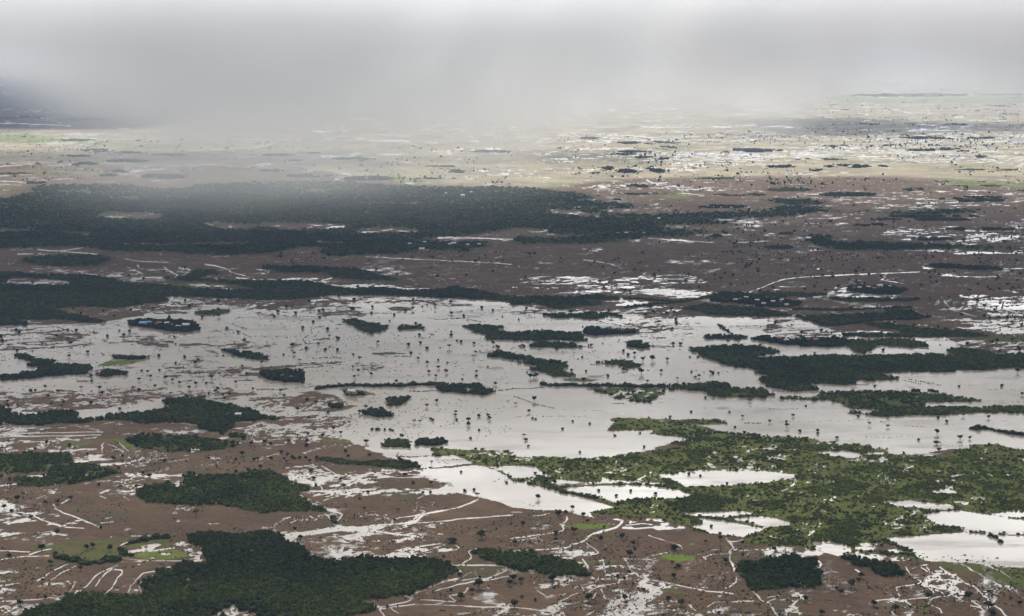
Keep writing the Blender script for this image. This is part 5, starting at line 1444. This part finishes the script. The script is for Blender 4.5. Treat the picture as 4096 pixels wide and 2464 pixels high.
def build_deck():  # unseen cloud added above the view, its cover shaped to shade the ground
    gx = np.arange(-9000, 9001, 90.0)
    gy = np.arange(300, 30000, 110.0)
    X, Y = np.meshgrid(gx, gy)
    px, py = px_of(X, Y)
    wx_ = fbm(X, Y, (1500, 700, 300), (1, .8, .5), None, 31) * 130
    qx, qy = px_of(X + wx_, Y + wx_ * 1.5)
    lit = np.zeros(X.shape, np.float32)
    for lv, s in LIT:
        lit = np.maximum(lit, lv * inside(region(s), qx, qy))
    thin = uniform(fbm(X, Y, (900, 400, 180), (1, .9, .6), None, 33))
    lit = np.maximum(lit, np.clip((3300 - Y) / 900, 0, 1) * (.35 + .65 * thin) * NEAR_SUN)
    for lv, s in DARK:
        lit = lit * (1 - inside(region(s), qx, qy) * lv)
    for _ in range(2):
        lit = blur(blur(lit, 2, 0), 2, 1)
    cover = np.clip(1 - lit, 0, 1)
    lump = uniform(fbm(X, Y, (800, 350, 160), (1, .9, .6), None, 32))
    th = 40 + 220 * cover * (.5 + lump)
    U, V = X + SHIFT.x, Y + SHIFT.y
    top = np.stack([U, V, DECK_Z + th], -1).reshape(-1, 3)
    bot = np.stack([U, V, DECK_Z - th * .35], -1).reshape(-1, 3)
    nr, nc = X.shape
    idx = np.arange(nr * nc).reshape(nr, nc)
    q = np.stack([idx[:-1, :-1], idx[:-1, 1:], idx[1:, 1:], idx[1:, :-1]], -1).reshape(-1, 4)
    N = nr * nc
    rim = []
    for e in (idx[0], idx[-1][::-1], idx[:, 0][::-1], idx[:, -1]):
        rim.append(np.stack([e[:-1], e[:-1] + N, e[1:] + N, e[1:]], -1))
    f = np.concatenate([q, q[:, ::-1] + N] + rim)
    me = raw_mesh('added_shade_cloud', np.concatenate([top, bot]), f, {'cover': np.concatenate([cover.ravel()] * 2)})
    m, t = new_mat('added_shade_cloud')
    cv = attr(t, 'cover')
    tr = t.n('ShaderNodeBsdfTransparent')
    tl = t.n('ShaderNodeBsdfTranslucent', {'Color': rgb(.36, .38, .42)})
    df = t.n('ShaderNodeBsdfDiffuse', {'Color': rgb(.7, .72, .75)})
    cl = t.n('ShaderNodeMixShader', {0: .35, 1: tl.outputs[0], 2: df.outputs[0]})
    mx = t.n('ShaderNodeMixShader', {0: t.math('MULTIPLY', cv, DECK_OP), 1: tr.outputs[0], 2: cl.outputs[0]})
    t.n('ShaderNodeOutputMaterial', {'Surface': mx})
    o = link('added_shade_cloud', me, m)
    o['kind'] = 'structure'
    return o


DECK_OP, NEAR_SUN = .82, .68
build_deck()


def build_bank():
    """low stratus hanging over the far plain, ragged at its lower edge"""
    x0, x1, y0, y1, z0, z1 = -4600., 4600., 3600., 6900., 6., 760.
    v, f = box(x0, x1, y0, y1, z0, z1)
    me = raw_mesh('cloud', v, f, None, False)
    m, t = new_mat('low_cloud')
    pos = t.n('ShaderNodeNewGeometry').outputs['Position']
    sp = t.n('ShaderNodeSeparateXYZ', {0: pos})
    X, Y, Zp = sp.outputs
    a = t.n('ShaderNodeTexNoise', {'Vector': t.n('ShaderNodeMapping', {'Vector': pos, 'Scale': (1 / 1100., 1 / 6000., 1 / 1500.)}).outputs[0], 'Scale': 1.0, 'Detail': 4.0, 'Roughness': .55}).outputs[0]
    b = t.n('ShaderNodeTexNoise', {'Vector': t.n('ShaderNodeMapping', {'Vector': pos, 'Scale': (1 / 330., 1 / 2400., 1 / 300.)}).outputs[0], 'Scale': 1.0, 'Detail': 3.0, 'Roughness': .5}).outputs[0]
    # bearing of the point as seen along the plain, for the height of the cloud foot
    s = t.math('DIVIDE', X, Y)
    ramp = t.n('ShaderNodeFloatCurve', {'Factor': 1.0, 'Value': t.maprange(s, -.34, .34, 0, 1, False)})
    cur = ramp.mapping.curves[0]
    pts = CLOUD_FOOT
    while len(cur.points) > 2:
        cur.points.remove(cur.points[1])
    cur.points[0].location = pts[0]
    cur.points[1].location = pts[-1]
    for p in pts[1:-1]:
        cur.points.new(*p)
    ramp.mapping.update()
    slope = t.math('MULTIPLY', ramp.outputs[0], .12)              # tangent of the foot below the eye level
    foot = t.math('SUBTRACT', H, t.math('MULTIPLY', slope, Y))
    foot = t.math('ADD', foot, t.math('MULTIPLY', t.math('SUBTRACT', a, .5), 430.0))
    foot = t.math('ADD', foot, t.math('MULTIPLY', t.math('SUBTRACT', b, .5), 280.0))
    d = t.maprange(t.math('SUBTRACT', Zp, foot), -140.0, 380.0, 0.0, 1.0)
    d = t.math('POWER', d, 1.8)
    d = t.math('MULTIPLY', d, t.maprange(b, .30, .62, .5, 1.25))
    # a thinner veil trailing below the left half of the cloud
    bell = t.math('MULTIPLY', t.maprange(s, -.31, -.16), t.maprange(s, -.13, .06, 1.0, 0.0))
    veil = t.math('MULTIPLY', t.maprange(t.math('SUBTRACT', Zp, t.math('SUBTRACT', H, t.math('MULTIPLY', Y, .105))), -60., 220.), t.maprange(a, .38, .62, .35, 1.0))
    veil = t.math('MULTIPLY', t.math('MULTIPLY', veil, bell), VEIL)
    d = t.math('MULTIPLY', d, t.maprange(Y, 4300., 5300.))
    d = t.math('ADD', d, veil)
    # thin out toward the faces of the box so that no edge shows
    for ax, lo, hi, w_ in ((X, x0, x1, 700.), (Y, y0, y1, 700.)):
        d = t.math('MULTIPLY', d, t.maprange(ax, lo, lo + w_))
        d = t.math('MULTIPLY', d, t.maprange(ax, hi - w_, hi, 1.0, 0.0))
    d = t.math('MULTIPLY', d, t.maprange(Zp, z1 - 220, z1, 1.0, 0.0))
    den = t.math('MULTIPLY', d, CLOUD_DEN)
    pv = t.n('ShaderNodeVolumePrincipled', {'Color': rgb(1.0, 1.0, 1.0), 'Density': den, 'Anisotropy': .4})
    t.n('ShaderNodeOutputMaterial', {'Volume': pv})
    o = link('cloud', me, m)
    o['kind'] = 'stuff'
    o['label'], o['category'] = 'low grey cloud hanging over the far plain and hiding the horizon', 'cloud'
    return o


CLOUD_DEN, VEIL = .0040, .11
# (bearing 0..1 across, foot slope/.12)
CLOUD_FOOT = [(0, .23), (.06, .25), (.15, .36), (.22, .44), (.32, .47), (.44, .48), (.58, .46), (.70, .42), (.77, .33), (.83, .26), (1, .24)]
build_bank()


def build_haze():
    v, f = box(-90000, 90000, 0 - 400, 160000, -1.6, 780)
    me = raw_mesh('haze', v, f, None, False)
    m, t = new_mat('haze')
    pv = t.n('ShaderNodeVolumePrincipled', {'Color': rgb(.40, .60, .97), 'Density': HAZE, 'Anisotropy': .2})
    t.n('ShaderNodeOutputMaterial', {'Volume': pv})
    m.cycles.homogeneous_volume = True
    o = link('haze', me, m)
    o['kind'] = 'stuff'
    o['label'], o['category'] = 'pale even haze over the plain', 'haze'


HAZE = 1.8e-5
build_haze()
